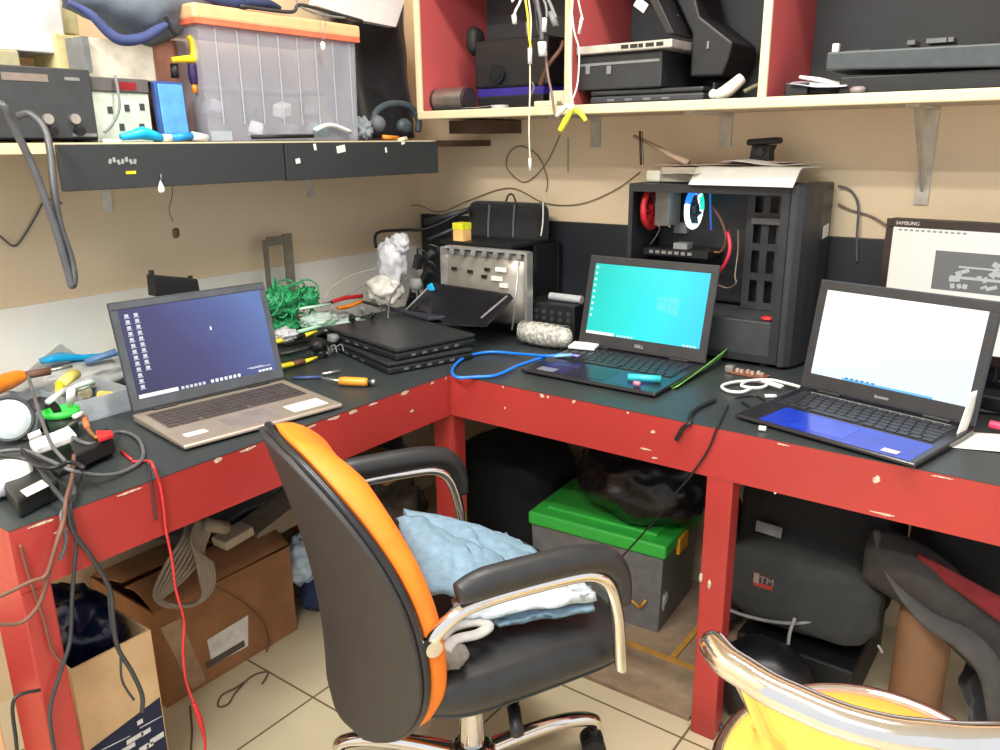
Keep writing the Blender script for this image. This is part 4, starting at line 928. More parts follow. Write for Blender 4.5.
P('display_housing',MB().b2((-.60,y0,zm+.0003),(-.44,y1,zt_)),mat('grey_housing',rgb(96,94,92),.5),te,bevel=.002)
c=V(126,86,-.44); P('display',MB().box((-.4395,c.y,c.z),(.001,.045,.016)),mat('dark_red_display',rgb(130,30,40),.3,emit=rgb(130,20,34),estr=.35),te)
mb=MB()
for px,py in ((110,110),(127,108),(142,107),(122,127),(142,127)): c=V(px,py,-.4445); mb.box((-.4445,c.y,c.z),(.002,.011,.014))
P('button',mb,mat('dark_button',rgb(60,66,62),.5),te)
P('cable',MB().tube(W([(115,75,'x',-.43),(118,90,'x',-.425),(119,110,'x',-.42),(112,125,'x',-.425),(104,133,'x',-.43)]),.003,8),GRY,te)
wb_=MB().b2((-.66,V(84,40,-.50).y,zt_+.001),(-.50,V(152,40,-.50).y,V(120,40,-.5).z))
solo('white_box',wb_,mat('box_cream_white',rgb(236,228,208),.6),'cream white box behind and above the tester','box',bevel=.003)
solo('dark_board',MB().b2((-.68,V(82,40,-.48).y,top+.0),(-.48,V(82,40,-.48).y+.014,V(82,36,-.48).z)),GRY,'thin grey board standing on edge above the power supply','board')
ya,yb2=V(58,60,-.55).y,V(84,60,-.55).y
solo('box',MB().b2((-.66,ya,top+.001),(-.55,yb2,V(70,35,-.55).z)),mat('kraft_pale',rgb(226,208,150),.7),'pale yellow cardboard box on top of the black power supply','box',bevel=.003)
solo('box',MB().b2((-.65,V(56,20,-.58).y,V(70,34,-.58).z),(-.58,V(78,20,-.58).y,V(70,8,-.58).z)),mat('kraft_khaki',rgb(205,196,150),.7),'khaki box standing behind the pale yellow box near the cap','box',bevel=.003)
solo('box',MB().b2((-.66,V(0,60,-.55).y-.14,top+.001),(-.55,V(20,60,-.55).y,V(10,50,-.55).z)),mat('kraft_dim',rgb(170,165,130),.7),'dull grey green box on the left end of the power supply','box',bevel=.003)
solo('overexposed_box',MB().b2((-.69,V(-30,0,-.60).y,V(10,50,-.55).z+.001),(-.56,V(54,20,-.60).y,1.76)),WHT,'large white box put in for the overexposed area at the top left','box',bevel=.004)  # white box added to stand in for the blown-out bright wall
# blue hard case
bc=thing('blue_case','light blue plastic case standing in front of the brown box on the shelf','case',(-.42,-.41,SZ))
a=V(160,130,-.43);b=V(189,130,-.43);zt3=V(170,81,-.43).z
P('body',MB().box((-.437,(a.y+b.y)/2,(SZ+.004+zt3)/2),(.018,b.y-a.y,zt3-SZ-.006),eul(0,-.06,0),bev=.004),mat('navy_frame_plastic',rgb(50,80,140),.4),bc)
P('panel',MB().box((-.4265,(a.y+b.y)/2,(SZ+.01+zt3)/2),(.004,(b.y-a.y)*.84,(zt3-SZ)*.82),eul(0,-.06,0),bev=.002),mat('sky_blue_plastic',rgb(90,160,220),.35),bc)
solo('brown_box',MB().b2((-.60,V(154,60,-.50).y,SZ),(-.50,V(188,60,-.50).y,V(170,40,-.50).z)),mat('brown_card_box',rgb(150,100,80),.6),'brown box between the tester and the orange-lidded bin','box',bevel=.003)
# clamp with yellow jaws
yc=thing('spring_clamp','yellow spring clamp with dark purple grips hanging in front of the brown box','clamp',at(190,60,x=-.44))
P('jaw',MB().tube(W([(188,36,'x',-.44),(193,44,'x',-.44),(194,58,'x',-.44),(186,59,'x',-.44),(172,60,'x',-.44)]),[.006,.009,.010,.008,.006],10),YEL,yc)
P('grip',MB().tube(W([(192,64,'x',-.44),(193,76,'x',-.44),(194,84,'x',-.44)]),[.010,.011,.008],10),mat('purple_grip',rgb(40,20,80),.5),yc)
P('tip',MB().tube(W([(194,84,'x',-.44),(195,93,'x',-.44)]),.006,8),ORG,yc)
P('grip',MB().tube(W([(174,64,'x',-.45),(175,78,'x',-.45)]),.009,10),BLK,yc)
# cap
cp=thing('cap','grey and navy cloth cap lying across the top of the boxes and the bin','cap',at(150,30,x=-.50))
c=V(165,8,-.50)
def capf(u,v):
    px=62+175*u; lowy=[2,12,20,34,42,34,24,30,26][min(8,int(u*8))]; q=u*8-int(u*8); nxt=[2,12,20,34,42,34,24,30,26][min(8,int(u*8)+1)]
    low=lowy*(1-q)+nxt*q
    py=-25+(low+25)*v
    p=at(px,py,x=-.50+.07*math.sin(PI*v)*math.sin(PI*min(1,u+.1)))
    return p+Vector((.006*mnoise.noise(Vector((u*9,v*7,1))),0,0))
P('crown',MB().grid(capf,32,14,.012),mat('cap_grey_blue',rgb(102,112,124),.9,var=.08,scale=20,bump=.2,bscale=200),cp)
P('brim',MB().tube(W([(68,2,'x',-.44),(90,14,'x',-.43),(108,32,'x',-.42),(122,40,'x',-.415),(142,38,'x',-.415),(160,28,'x',-.42),(170,22,'x',-.43)]),[.006,.012,.014,.014,.012,.006],10,flat=.8),mat('navy_piping',rgb(62,74,122),.8),cp)
P('strap',MB().tube(W([(165,16,'x',-.42),(170,26,'x',-.42),(176,34,'x',-.42),(182,28,'x',-.42)]),.006,8),FAB,cp)
# plastic bin with an orange lid
PXb=-.415
a=V(209,136,PXb); b=V(358,137,PXb); zl=V(280,32,PXb).z; zlt=V(280,17,PXb).z
bn=thing('storage_bin','clear ribbed plastic bin with a pale orange lid standing on the left shelf','storage bin',(-.54,(a.y+b.y)/2,SZ))
W_=.24
def tub(x0,x1,y0,y1,z0,z1,t,tp):
    "thin-walled tub, wider at the top by tp"
    m=MB()
    A=[(x0,y0),(x1,y0),(x1,y1),(x0,y1)]
    B=[(x0-tp,y0-tp),(x1+tp,y0-tp),(x1+tp,y1+tp),(x0-tp,y1+tp)]
    Ai=[(x0+t,y0+t),(x1-t,y0+t),(x1-t,y1-t),(x0+t,y1-t)]
    Bi=[(x0-tp+t,y0-tp+t),(x1+tp-t,y0-tp+t),(x1+tp-t,y1+tp-t),(x0-tp+t,y1+tp-t)]
    v=[(*p,z0) for p in A]+[(*p,z1) for p in B]+[(*p,z0+t) for p in Ai]+[(*p,z1) for p in Bi]
    F=[(3,2,1,0)]+[(i,(i+1)%4,4+(i+1)%4,4+i) for i in range(4)]+[(8,9,10,11)]+[(8+(i+1)%4,8+i,12+i,12+(i+1)%4) for i in range(4)]+[(4+i,4+(i+1)%4,12+(i+1)%4,12+i) for i in range(4)]
    m._add([Vector(p) for p in v],F); return m
P('tub',tub(PXb-W_,PXb,a.y,b.y,SZ,zl,.0025,.004),mat('bin_clear_lilac',rgb(205,208,220),.25,alpha=.28,var=.02),bn)
rb=MB(); n=7
for k in range(n+1):
    y=a.y+.04+(b.y-a.y-.06)*k/n; rb.b2((PXb+.0045,y-.0012,SZ+.04),(PXb+.0065,y+.0012,zl-.01))
P('rib',rb,FROST,bn)
P('foot_band',MB().b2((PXb+.001,a.y+.004,SZ+.002),(PXb+.005,a.y+.06,SZ+.024)),FROST,bn)
lm=MB().box((PXb-W_/2,(a.y+b.y)/2,(zl+zlt)/2+.004),(W_+.032,b.y-a.y+.034,zlt-zl),bev=.008,seg=3)
P('lid',lm,mat('lid_pale_orange',rgb(255,190,140),.4,var=.03),bn)
P('lid_rim',MB().box((PXb-W_/2,(a.y+b.y)/2,zl+.001),(W_+.026,b.y-a.y+.028,.010)),mat('lid_coral',rgb(245,120,88),.4),bn)
r=random.Random(60)
bits=[('dark grey lump',DKG),('white adapter',WHT),('grey lump',GRY),('teal piece',mat('teal_piece',rgb(120,170,170),.5)),('pale piece',mat('lilac_piece',rgb(170,160,178),.5))]
for k in range(16):
    y=a.y+.03+(b.y-a.y-.06)*((k%8)+.5)/8; z=SZ+.008+.05*(k//8); x=PXb-.035-.07*(k%2)-.02*(k//8)
    nm,m=bits[(k*3)%5]
    o=solo('bin_item',MB().box((x,y,z+.020),(.045,.034,.032),eul(r.uniform(-.4,.4),r.uniform(-.4,.4),r.uniform(0,3)),bev=.006),m,'loose electronic piece seen through the clear bin with the orange lid','electronic part','loose pieces inside the clear bin')
solo('dark_case',MB().b2((PXb-.21,a.y+.03,SZ+.12),(PXb-.05,b.y-.05,SZ+.128)),mat('purple_grey_pouch',rgb(104,98,112),.6),'flat purple grey folder lying on the pieces inside the clear bin','folder')
# cyan pens & bits on the shelf front
c=V(152,137,-.408)
cyp=thing('glue_syringe','cyan tube with a white cap lying at the shelf front before the tester','tube',(-.408,V(140,137,-.408).y,SZ))
P('body',MB().tube(W([(121,137,'x',-.405),(134,135,'x',-.405),(143,133,'x',-.405),(162,138,'x',-.405)]),[.007,.010,.014,.008],12,smooth=2),CYN,cyp)
P('cap',MB().tube(W([(162,138,'x',-.405),(171,138,'x',-.405)]),.0085,12),WHT,cyp)
cyp=thing('glue_syringe','blue marker with a white end lying on the shelf below the light blue case','marker',(-.408,V(185,137,-.408).y,SZ))
P('body',MB().tube(W([(172,138,'x',-.405),(192,136,'x',-.405)]),.0085,12),mat('marker_blue',rgb(30,145,215),.4),cyp)
P('cap',MB().tube(W([(192,136,'x',-.405),(207,138,'x',-.405)]),[.010,.008],12),WHT,cyp)
rod('white_stick',W([(103,141,'x',-.402),(121,141,'x',-.402)]),.004,WHT,'short white stick at the shelf front below the tester','stick')
rod('black_bar',W([(252,137,'x',-.400),(313,136,'x',-.400)]),.005,BLK,'thin black bar lying along the shelf front before the bin','bar')
rod('white_rag',W([(315,130,'x',-.402),(330,125,'x',-.402),(350,132,'x',-.402)]),.010,WHT,'small white cloth bit on the shelf at the right foot of the bin','cloth',sm=4,flat=.6)
hp=thing('headphones','grey rounded headphones lying on the shelf right of the bin','headphones',(-.48,.28,SZ))
P('band',MB().tube(W([(372,128,'x',-.45),(376,112,'x',-.46),(390,104,'x',-.46),(408,106,'x',-.46),(418,118,'x',-.45),(418,132,'x',-.45)]),.010,10),mat('slate_teal_plastic',rgb(66,80,86),.5),hp)
P('ear_cup',MB().blob(V(378,124,-.44),(.018,.024,.024),.08,2,1,1,3),mat('grey_cup',rgb(96,104,108),.6),hp)
P('ear_cup',MB().blob(V(404,126,-.44),(.018,.028,.022),.08,2,3,1,3),MATS['slate_teal_plastic'],hp)
c=V(362,124,-.44); solo('grey_cloth',MB().blob((c.x,c.y,SZ+.03),(.03,.025,.034),.4,3,8,1,4,floor=SZ+.0005),mat('grey_cloth_pale',rgb(130,138,140),.9),'grey crumpled cloth between the bin and the headphones','cloth')
rod('orange_plug',W([(383,137,'x',-.405),(398,138,'x',-.405)]),.006,ORG,'small orange plug on the shelf edge below the headphones','plug')
rod('cream_plug',W([(398,141,'x',-.402),(406,139,'x',-.402)]),.008,CRM,'cream plug at the shelf front right of the orange plug','plug')
# black cloth hanging behind
def clf(u,v):
    y=.245+.33*u; z=1.335+.50*v
    return Vector((-.62+.022*math.sin(9*u+2*v)+.012*mnoise.noise(Vector((u*5,v*4,2))),y,z))
solo('black_jacket',MB().grid(clf,26,20,.03),FAB,'black cloth hanging in the gap between the bin and the red cabinet','cloth')
bw=MB().prism([V(322,-22,-.50),V(316,5,-.50),V(360,20,-.50),V(396,27,-.50),V(412,-22,-.50)],(-.03,0,0))
solo('white_box',bw,WHT,'bright white box corner above the right end of the orange lid','box')
bt=thing('key_tag','small white tag hanging on a string from the orange bin lid','tag',V(323,46,-.395))
P('tag',MB().blob(V(323,46,-.385),(.004,.007,.011),.05,2,1,.8,3),WHT,bt)
P('string',MB().tube(W([(323,41,'x',-.385),(321,28,'x',-.385),(320,14,'x',-.388)]),.0008,5).tube(W([(324,41,'x',-.385),(325,28,'x',-.385),(327,15,'x',-.388)]),.0008,5),GRY,bt)
wire(W([(240,6,'x',-.40),(290,12,'x',-.40),(300,5,'x',-.40),(330,12,'x',-.40),(362,21,'x',-.405)]),.0045,DKG,'dark cable lying along the top of the orange bin lid')
wire(W([(296,-4,'x',-.42),(300,6,'x',-.40),(318,14,'x',-.40),(345,18,'x',-.40)]),.003,GRY,'grey thin cable on the right end of the orange bin lid')
solo('blue_cloth',MB().tube(W([(205,-3,'x',-.42),(230,3,'x',-.42),(262,3,'x',-.42),(280,8,'x',-.42)]),[.010,.018,.016,.006],10,flat=.8),NAVY,'navy cloth end lying on the left part of the orange lid','cloth')
# hanging bits under the left shelf
lt=thing('tag','white drop-shaped tag hanging from the black shelf front','tag',V(161,186,-.375))
P('tag',MB().lathe([(.0005,.012),(.003,.006),(.0065,-.003),(.007,-.010),(.005,-.014),(.001,-.015)],14,V(161,186,-.375)),WHT,lt)
P('hook',MB().tube(W([(161,180,'x',-.376),(161,174,'x',-.379)]),.0012,6),GRY,lt)
pg=thing('hanging_plug','small black plug dangling on a thin wire under the left shelf','plug',V(176,232,-.55))
P('plug',MB().box(V(176,233,-.55),(.012,.016,.024),eul(.3,.3,.3),bev=.004),BRN,pg)
P('wire',MB().tube(W([(173,222,'x',-.55),(169,210,'x',-.55),(172,196,'x',-.55),(172,180,'x',-.55)]),.0012,5),BRN,pg)
wire(W([(0,236,'x',-.712),(14,246,'x',-.712),(24,236,'x',-.712),(36,216,'x',-.712),(44,202,'x',-.71),(55,200,'x',-.70),(62,204,'x',-.70)]),.0022,WIRE,'thin dark cable zigzagging on the left wall')
# thick cable hanging from the shelf at left
wire(W([(-60,140,'x',-.45),(-30,112,'x',-.36),(0,104,'x',-.30),(12,124,'x',-.30),(28,156,'x',-.30),(42,190,'x',-.29),(56,230,'x',-.28),(68,272,'x',-.27),(72,286,'x',-.265),(74,276,'x',-.27),(70,255,'x',-.28),(60,225,'x',-.29),(54,190,'x',-.30),(50,150,'x',-.32),(44,128,'x',-.34),(30,114,'x',-.36),(18,116,'x',-.38)]),.0068,mat('thick_grey_cable',rgb(74,76,80),.35),'thick dark grey cable looping down below the left end of the shelf')
# ================================================ things in the wall cabinet
KZ=Z0+.0200
def K(px,py,y): return at(px,py,y=y)
# left compartment
mi=thing('cylinder_speaker','short black and silver cylinder at the left corner of the cabinet','speaker',(-.33,.46,KZ))
a=K(436,94,.45);b=K(470,93,.45)
P('body',MB().cyl((a.x,.45,KZ+.033),(b.x,.45,KZ+.033),.0325,28),mat('speaker_dark',rgb(52,46,46),.4),mi)
P('band',MB().cyl((a.x+.012,.45,KZ+.033),(b.x-.012,.45,KZ+.033),.0337,28),mat('brushed_band',rgb(150,145,138),.3,metal=.7),mi)
ca=thing('projector','large black boxy device with a violet lit strip in the left compartment','projector',(-.12,.56,KZ))
a=K(474,60,.50);b=K(548,60,.50)
P('body',MB().b2((a.x,.50,KZ+.062),(b.x,.66,K(510,38,.50).z)),BLK,ca,bevel=.008)
P('base',MB().b2((a.x+.02,.49,KZ),(b.x-.01,.65,KZ+.040)),BLK,ca,bevel=.004)
P('light_strip',MB().b2((a.x+.015,.497,KZ+.0405),(b.x-.012,.64,KZ+.0615)),mat('violet_plastic',rgb(52,44,120),.3,emit=rgb(40,30,130),estr=.25),ca)
P('side_lobe',MB().blob((a.x-.01,.52,K(470,42,.52).z),(.022,.03,.04),.1,2,1,.8,3),RUB,ca)
P('lens',MB().cyl((a.x+.09,.5,KZ+.10),(a.x+.09,.488,KZ+.10),.026,24).cyl((a.x+.09,.4879,KZ+.10),(a.x+.09,.484,KZ+.10),.017,24),mat('lens_dark',rgb(34,38,42),.15),ca)
P('antenna',MB().b2((b.x-.03,.494,K(538,52,.5).z),(b.x-.022,.499,K(538,42,.5).z)),GRY,ca)
P('clip',MB().tube([K(532,82,.47),K(534,88,.47),K(530,97,.47)],.003,6),GRY,ca)
sheet('paper_scrap',(K(480,100,.42).x,.42,KZ+.001),.10,.035,.1,PAP,'torn white paper lying at the front of the left compartment','paper',.010,seed=3)
solo('white_disc',MB().cyl((K(500,101,.43).x,.43,KZ+.0008),(K(500,101,.43).x,.43,KZ+.011),.026,24),mat('disc_grey_white',rgb(190,190,186),.4),'round pale lid lying beside the torn paper in the cabinet','lid')
c=K(558,95,.44)
solo('adapter',MB().box((c.x+.0,.455,KZ+.022),(.05,.05,.040),eul(0,0,.2),bev=.004).box((c.x-.01,.405,KZ+.008),(.07,.03,.014),eul(0,0,.05),bev=.003),CRM,'cream adapter blocks beside the middle compartment edge','adapter')
solo('adapter',MB().box((K(539,101,.42).x,.43,KZ+.007),(.03,.03,.012),eul(0,0,.3),bev=.003),CRM,'small flat cream adapter lying left of the cream blocks','adapter')
wire(W([(563,42,'y',.42),(560,50,'y',.40),(548,66,'y',.39),(540,85,'y',.40)]),.0055,BRN,'brown ribbon cable inside the left compartment')
wire(W([(545,50,'y',.37),(548,75,'y',.365),(552,95,'y',.365),(554,110,'y',.365),(556,118,'y',.365)]),.0035,mat('taupe_cable',rgb(128,108,100),.5),'taupe cable hanging over the cream edge below the left compartment')
# hanging cable bundle
def hang(pts,r,m,label,tip=None,tipm=None):
    t=thing('hanging_cable',label,'cable',at(pts[-1][0],pts[-1][1],y=pts[-1][2]),group=None)
    P('cord',MB().tube([Vector((at(pts[0][0],-60,y=.37).x,.370,1.815))]+[at(p[0],p[1],y=p[2]) for p in pts],r,8),m,t)
    if tip: P('plug',MB().tube([at(p[0],p[1],y=p[2]) for p in tip],r*2.4,8,flat=.7),tipm or WHT,t)
    return t
hang([(522,-10,.36),(520,2,.355),(516,10,.352),(514,16,.35)],.0035,WHT,'white lead of the hanging bundle ending furthest left',[(514,15,.35),(515,24,.35)])
hang([(524,-10,.36),(527,6,.355),(530,22,.35)],.004,WIRE,'grey lead of the hanging bundle ending above the long white cable',[(529,22,.35),(529,36,.35)],GRY)
hang([(536,-12,.355),(538,6,.35),(541,22,.348),(542,40,.347)],.006,WIRE,'thick grey lead in the middle of the hanging bundle',[(542,42,.347),(543,56,.347)],WHT)
hang([(541,-12,.36),(546,6,.355),(547,18,.35)],.0035,GRY,'pale grey lead right of the thick one in the hanging bundle',[(545,18,.35),(544,32,.35)],WHT)
hang([(546,-12,.36),(552,8,.352),(556,18,.35)],.0045,GRY,'rightmost grey lead of the hanging bundle',[(551,12,.35),(556,26,.35)],GRY)
hang([(530,-12,.365),(535,5,.36),(538,30,.355),(546,50,.352)],.003,DKG,'thin dark lead behind the hanging bundle')
hang([(516,-10,.365),(512,2,.36),(514,-6,.36)],.003,WHT,'short white lead at the top left of the hanging bundle')
hang([(528,-10,.352),(531,20,.345),(530,50,.342),(530,90,.34),(529,130,.34),(530,158,.34)],.0022,mat('cream_cord',rgb(225,220,190),.5),'long thin cream cable hanging down below the cabinet edge',[(530,158,.34),(530,171,.34)],mat('cream_plug_white',rgb(235,232,215),.4))
hang([(525,-8,.35),(528,18,.344),(529,36,.342),(531,48,.34)],.003,YEL,'yellow green lead beside the long cream cable',[(530,48,.34),(530,64,.34)],WHT)
yc2=thing('splitter_cable','white cable ending in a fork of two yellow plugs hanging in front of the cabinet','cable',K(572,120,.345))
P('cord',MB().tube([Vector((.107,.370,1.815))]+W([(572,-10,'y',.36),(571,20,'y',.352),(570,60,'y',.348),(571,95,'y',.346),(573,103,'y',.345)]),.0042,8),mat('cream_cord',(1,1,1)),yc2)
P('cord',MB().tube(W([(570,-8,'y',.36),(574,30,'y',.35),(579,50,'y',.345),(578,80,'y',.345),(574,96,'y',.345),(571,102,'y',.344)]),.0022,8),WHT,yc2)
P('cord',MB().tube(W([(569,-8,'y',.36),(571,18,'y',.354),(571,40,'y',.350)]),.003,8),mat('yellow_pale_cord',rgb(220,205,80),.5),yc2)
P('junction',MB().blob(K(571,107,.345),(.011,.009,.011),.1,2,1,1,3),WHT,yc2)
P('plug',MB().tube(W([(572,110,'y',.345),(566,120,'y',.342),(560,131,'y',.34)]),[.006,.009,.007],10),mat('lemon_plug',rgb(228,222,60),.4),yc2)
P('plug',MB().tube(W([(574,109,'y',.345),(581,114,'y',.345),(586,121,'y',.345)]),[.005,.007,.0055],10),MATS['lemon_plug'],yc2)
P('plug',MB().tube(W([(568,105,'y',.345),(561,111,'y',.345),(557,116,'y',.345)]),[.006,.008,.005],10),WHT,yc2)
hang([(578,-8,.36),(580,8,.355),(583,20,.352)],.0022,WHT,'white lead with a plug in front of the red divider',[(582,17,.352),(579,34,.352)],WHT)
# middle compartment: stack of laptops and a leaning one
def stackbox(px0,px1,y,z0,z1,dep,m,label,cat,name,rz=0):
    a=K(px0,60,y);b=K(px1,60,y); 
    return a.x,b.x
t=closed_laptop((.30,.55),math.radians(2),KZ+.0005,'thick black laptop at the bottom of the cabinet stack',w=.31,d=.25,h=.034,m=mat('laptop_dusty_black',rgb(54,57,62),.5))
t=thing('laptop_dock','black unit with drive latches in the cabinet stack under the silver edged laptop','dock',(.25,.54,KZ+.036))
xa=K(577,60,.42).x; xb=K(662,60,.42).x
z1_=K(620,78,.42).z; z2_=K(620,53,.42).z
P('body',MB().b2((xa,.42,KZ+.0365),(xb,.66,z2_)),mat('dock_black',rgb(40,44,47),.45),t,bevel=.004)
P('groove',MB().b2((xa+.004,.4185,(z1_+z2_)/2+.004),(xb-.006,.4195,(z1_+z2_)/2+.010)),GRY,t)
for px in (588,609): c=K(px,70,.4185); P('latch',MB().b2((c.x-.006,.4165,c.z-.010),(c.x+.006,.4185,c.z+.010)).cyl((c.x,.4164,c.z+.004),(c.x,.4150,c.z+.004),.003,10),GRY,t)
sl2=thing('laptop','silver edged open laptop with a row of ports on top of the cabinet stack','laptop',(.25,.54,z2_))
xa=K(576,45,.40).x; xb=K(672,45,.40).x; zz0=z2_+.001; 
P('base',MB().b2((xa,.40,zz0),(xb,.64,zz0+.020)),mat('aged_silver',rgb(196,194,186),.35,metal=.4),sl2,bevel=.003)
mb=MB(); 
for (px,w) in ((625,.020),(634,.02),(641,.012),(650,.022),(660,.018)): c=K(px,40,.40); mb.b2((c.x-w/2,.3985,zz0+.006),(c.x+w/2,.3998,zz0+.015))
P('port',mb,BLK,sl2)
# lid leaning open: edge from (670,38) up-left to (625,0)
e0=K(670,33,.44); e1=K(622,-12,.44)
P('lid',MB().prism([(e0.x,.42,e0.z-.004),(e0.x+.02,.42,e0.z-.004),(e1.x+.03,.42,1.785),(e1.x-.0,.42,1.785)],(0,.20,0)),mat('lid_black_brown',rgb(34,33,34),.45),sl2,bevel=.002)
P('label_sticker',MB().box(K(641,5,.418),(.034,.002,.022),eul(0,.62,0)),PAP,sl2)
big=thing('printer','big black device slanting down to the right behind the laptop stack in the cabinet','device',(.42,.60,KZ))
pts=[(640,-10),(672,-4),(700,18),(733,42),(729,58),(722,76),(640,80)]
P('body',MB().prism([Vector((e1.x+.045,.50,1.785)),Vector((e0.x+.03,.50,e0.z)),Vector((e0.x+.03,.50,K(640,80,.5).z)),K(722,76,.50),K(729,58,.50),K(733,42,.50),K(700,16,.50),Vector((K(678,0,.5).x,.50,1.785))],(0,.17,0)),mat('device_black',rgb(27,29,31),.5),big,bevel=.006)
P('base',MB().b2((.458,.50,KZ+.002),(K(712,90,.50).x,.66,K(700,83,.50).z)),mat('device_grey_black',rgb(50,53,56),.55),big,bevel=.004)
P('button',MB().box(K(708,45,.498),(.006,.004,.018),bev=.001),GRY,big)
mb=MB()
for k in range(6): mb.box(K(662+k*3,9+k*1.5,.4985),(.006,.002,.008),eul(0,.5,0))
P('marking',mb,mat('gold_marking',rgb(110,95,60),.5),big)
pn=thing('torch','white pen-shaped gadget leaning at the right end of the middle compartment','gadget',K(725,96,.42))
P('body',MB().tube([K(716,96,.415),K(728,90,.42),K(742,78,.44)],[.012,.016,.013],12),mat('warm_white_plastic',rgb(226,220,204),.4),pn)
P('tip',MB().blob(K(713,97,.41)+Vector((0,0,.006)),(.010,.010,.012),.1,2,2,1,3),WHT,pn)
c=K(744,92,.43); solo('small_part',MB().tube([c,c+Vector((.03,.02,.015)),c+Vector((.05,0,.0))],.006,8),mat('olive_part',rgb(110,105,80),.5),'olive coiled piece beside the white pen-shaped gadget','part')
# right compartment
cx=K(826,60,.42).x
dv=thing('flat_monitor','long dark grey flat device filling the right compartment','monitor',(1.0,.55,KZ))
zb_=K(900,85,.42).z; zt4=K(900,50,.42).z
P('body',MB().prism([(cx,.42,K(828,70,.42).z),(cx,.42,K(828,52,.42).z),(1.12,.42,zt4-.0),(1.12,.42,K(1000,68,.42).z)],(0,.2,0)),mat('device_slate',rgb(62,70,73),.45),dv,bevel=.004)
P('underside',MB().b2((cx+.03,.43,KZ+.002),(1.12,.62,K(900,74,.43).z)),mat('device_black_low',rgb(22,24,26),.5),dv,bevel=.003)
mb=MB()
for (px,py,w) in ((858,52,.05),(878,52,.04),(912,42,.015),(938,40,.04),(951,39,.012)): c=K(px,py,.45); P('switch',MB().b2((c.x-w/2,.44,c.z-.006),(c.x+w/2,.50,c.z+.003)),mat('switch_grey',rgb(96,100,98),.5),dv)
solo('white_block',MB().box(K(836,49,.45)+Vector((0,0,.002)),(.014,.014,.018),bev=.002),WHT,'tiny white block standing on the left end of the dark flat device','block')
solo('black_box_small',MB().box((K(795,92,.42).x,.44,KZ+.016),(.05,.04,.030),eul(0,0,.1),bev=.003),BLK,'small black box at the foot of the divider in the right compartment','box')
pc1=K(818,86,.43)
sheet('paper_bundle',(pc1.x,.44,KZ+.012),.12,.06,.15,mat('paper_lilac_white',rgb(205,205,215),.6),'crumpled white paper bundle in the right compartment by the divider','paper',.022,seed=12)
solo('paper_roll',MB().tube([K(800,77,.46),K(820,80,.455),K(840,84,.45)],[.006,.009,.006],8,flat=.6),PAP,'white folded strip on top of the paper bundle','paper strip')
solo('cable_lump',MB().blob((K(812,92,.45).x,.46,KZ+.012),(.06,.02,.012),.4,3,5,1,3,floor=KZ+.0005),DKG,'dark cable lump under the paper bundle','cable')
c=K(858,90,.42); solo('ring',MB().lathe([(.010,.0),(.016,.004),(.016,.012),(.010,.016),(.004,.012)],18,(c.x,.42,KZ+.0005)),mat('taupe_ring',rgb(150,135,135),.5),'taupe plastic ring before the dark flat device','ring')
# ================================================ under the left arm
def carton(name,x0,x1,y0,y1,z0,z1,m,label,flap=True):
    t=thing(name,label,'box',((x0+x1)/2,(y0+y1)/2,z0))
    th=.005
    P('body',MB().b2((x0,y0,z0),(x1,y1,z0+th)).b2((x0,y0,z0+th),(x0+th,y1,z1)).b2((x1-th,y0,z0+th),(x1,y1,z1)).b2((x0+th,y0,z0+th),(x1-th,y0+th,z1)).b2((x0+th,y1-th,z0+th),(x1-th,y1,z1)),m,t)
    return t
a=at(70,671,x=-.12); b=at(150,627,x=-.12)
tb=carton('cardboard_box',-.42,-.12,a.y,b.y,.0005,a.z,CRD,'tall tan cardboard box with a navy printed base under the left end of the bench')
g0=at(90,750,x=-.119);g1=at(163,700,x=-.119)
P('printed_band',MB().prism([(-.1198,a.y+.003,.10),(-.1198,b.y-.002,.10),(-.1198,b.y-.002,g1.z+.01),(-.1198,g0.y,g0.z)],(.0006,0,0)),mat('navy_print',rgb(30,38,66),.8),tb)
mb=MB()
for k,(px,py,w,h) in enumerate([(135,738,.035,.010),(146,732,.02,.01),(157,738,.03,.012),(128,748,.03,.010),(144,748,.02,.012),(140,722,.012,.010),(150,745,.014,.01)]):
    c=at(px,py,x=-.119); mb.box((-.1189,c.y,c.z),(.0006,w,h),eul(0,0,0))
mb.tube([at(98,752,x=-.119),at(130,736,x=-.119)],.0012,4,smooth=0).tube([at(140,728,x=-.119),at(162,716,x=-.119)],.0012,4,smooth=0)
P('printed_text',mb,mat('print_white',rgb(215,215,215),.8),tb)
mb=MB().tube([at(118,715,x=-.119),at(124,706,x=-.119),at(130,698,x=-.119)],.0012,4)
P('scratch',mb,mat('scratch_pale',rgb(228,210,180),.8),tb)
a2=at(165,712,x=-.37); b2_=at(295,637,x=-.37); zt5=at(160,612,x=-.37).z
br=carton('cardboard_box',-.66,-.37,-.665,-.262,.0005,.262,CBR,'brown cardboard box with a white label taped shut under the left bench')
P('flap',MB().grid(lambda u,v:(-.37-.12*v,-.662+.397*u,.262+.035*math.sin(v*2.2)+.01*u),8,6,.004),CBR,br)
P('flap',MB().grid(lambda u,v:(-.655+.15*v,-.66+.39*u,.264+.03*v),8,4,.004),CBR,br)
q=[at(207,640,x=-.369),at(248,615,x=-.369),at(248,646,x=-.369),at(212,665,x=-.369)]
P('label_sticker',MB().prism(q,(.0007,0,0)),mat('label_white',rgb(222,220,210),.7),br)
q=[at(205,663,x=-.3682),at(244,640,x=-.3682),at(245,646,x=-.3682),at(207,669,x=-.3682)]
P('print_line',MB().prism(q,(.0004,0,0)),mat('print_grey',rgb(90,80,70),.8),br)
q=[at(160,628,x=-.369),at(180,618,x=-.369),at(206,680,x=-.369),at(192,690,x=-.369)]
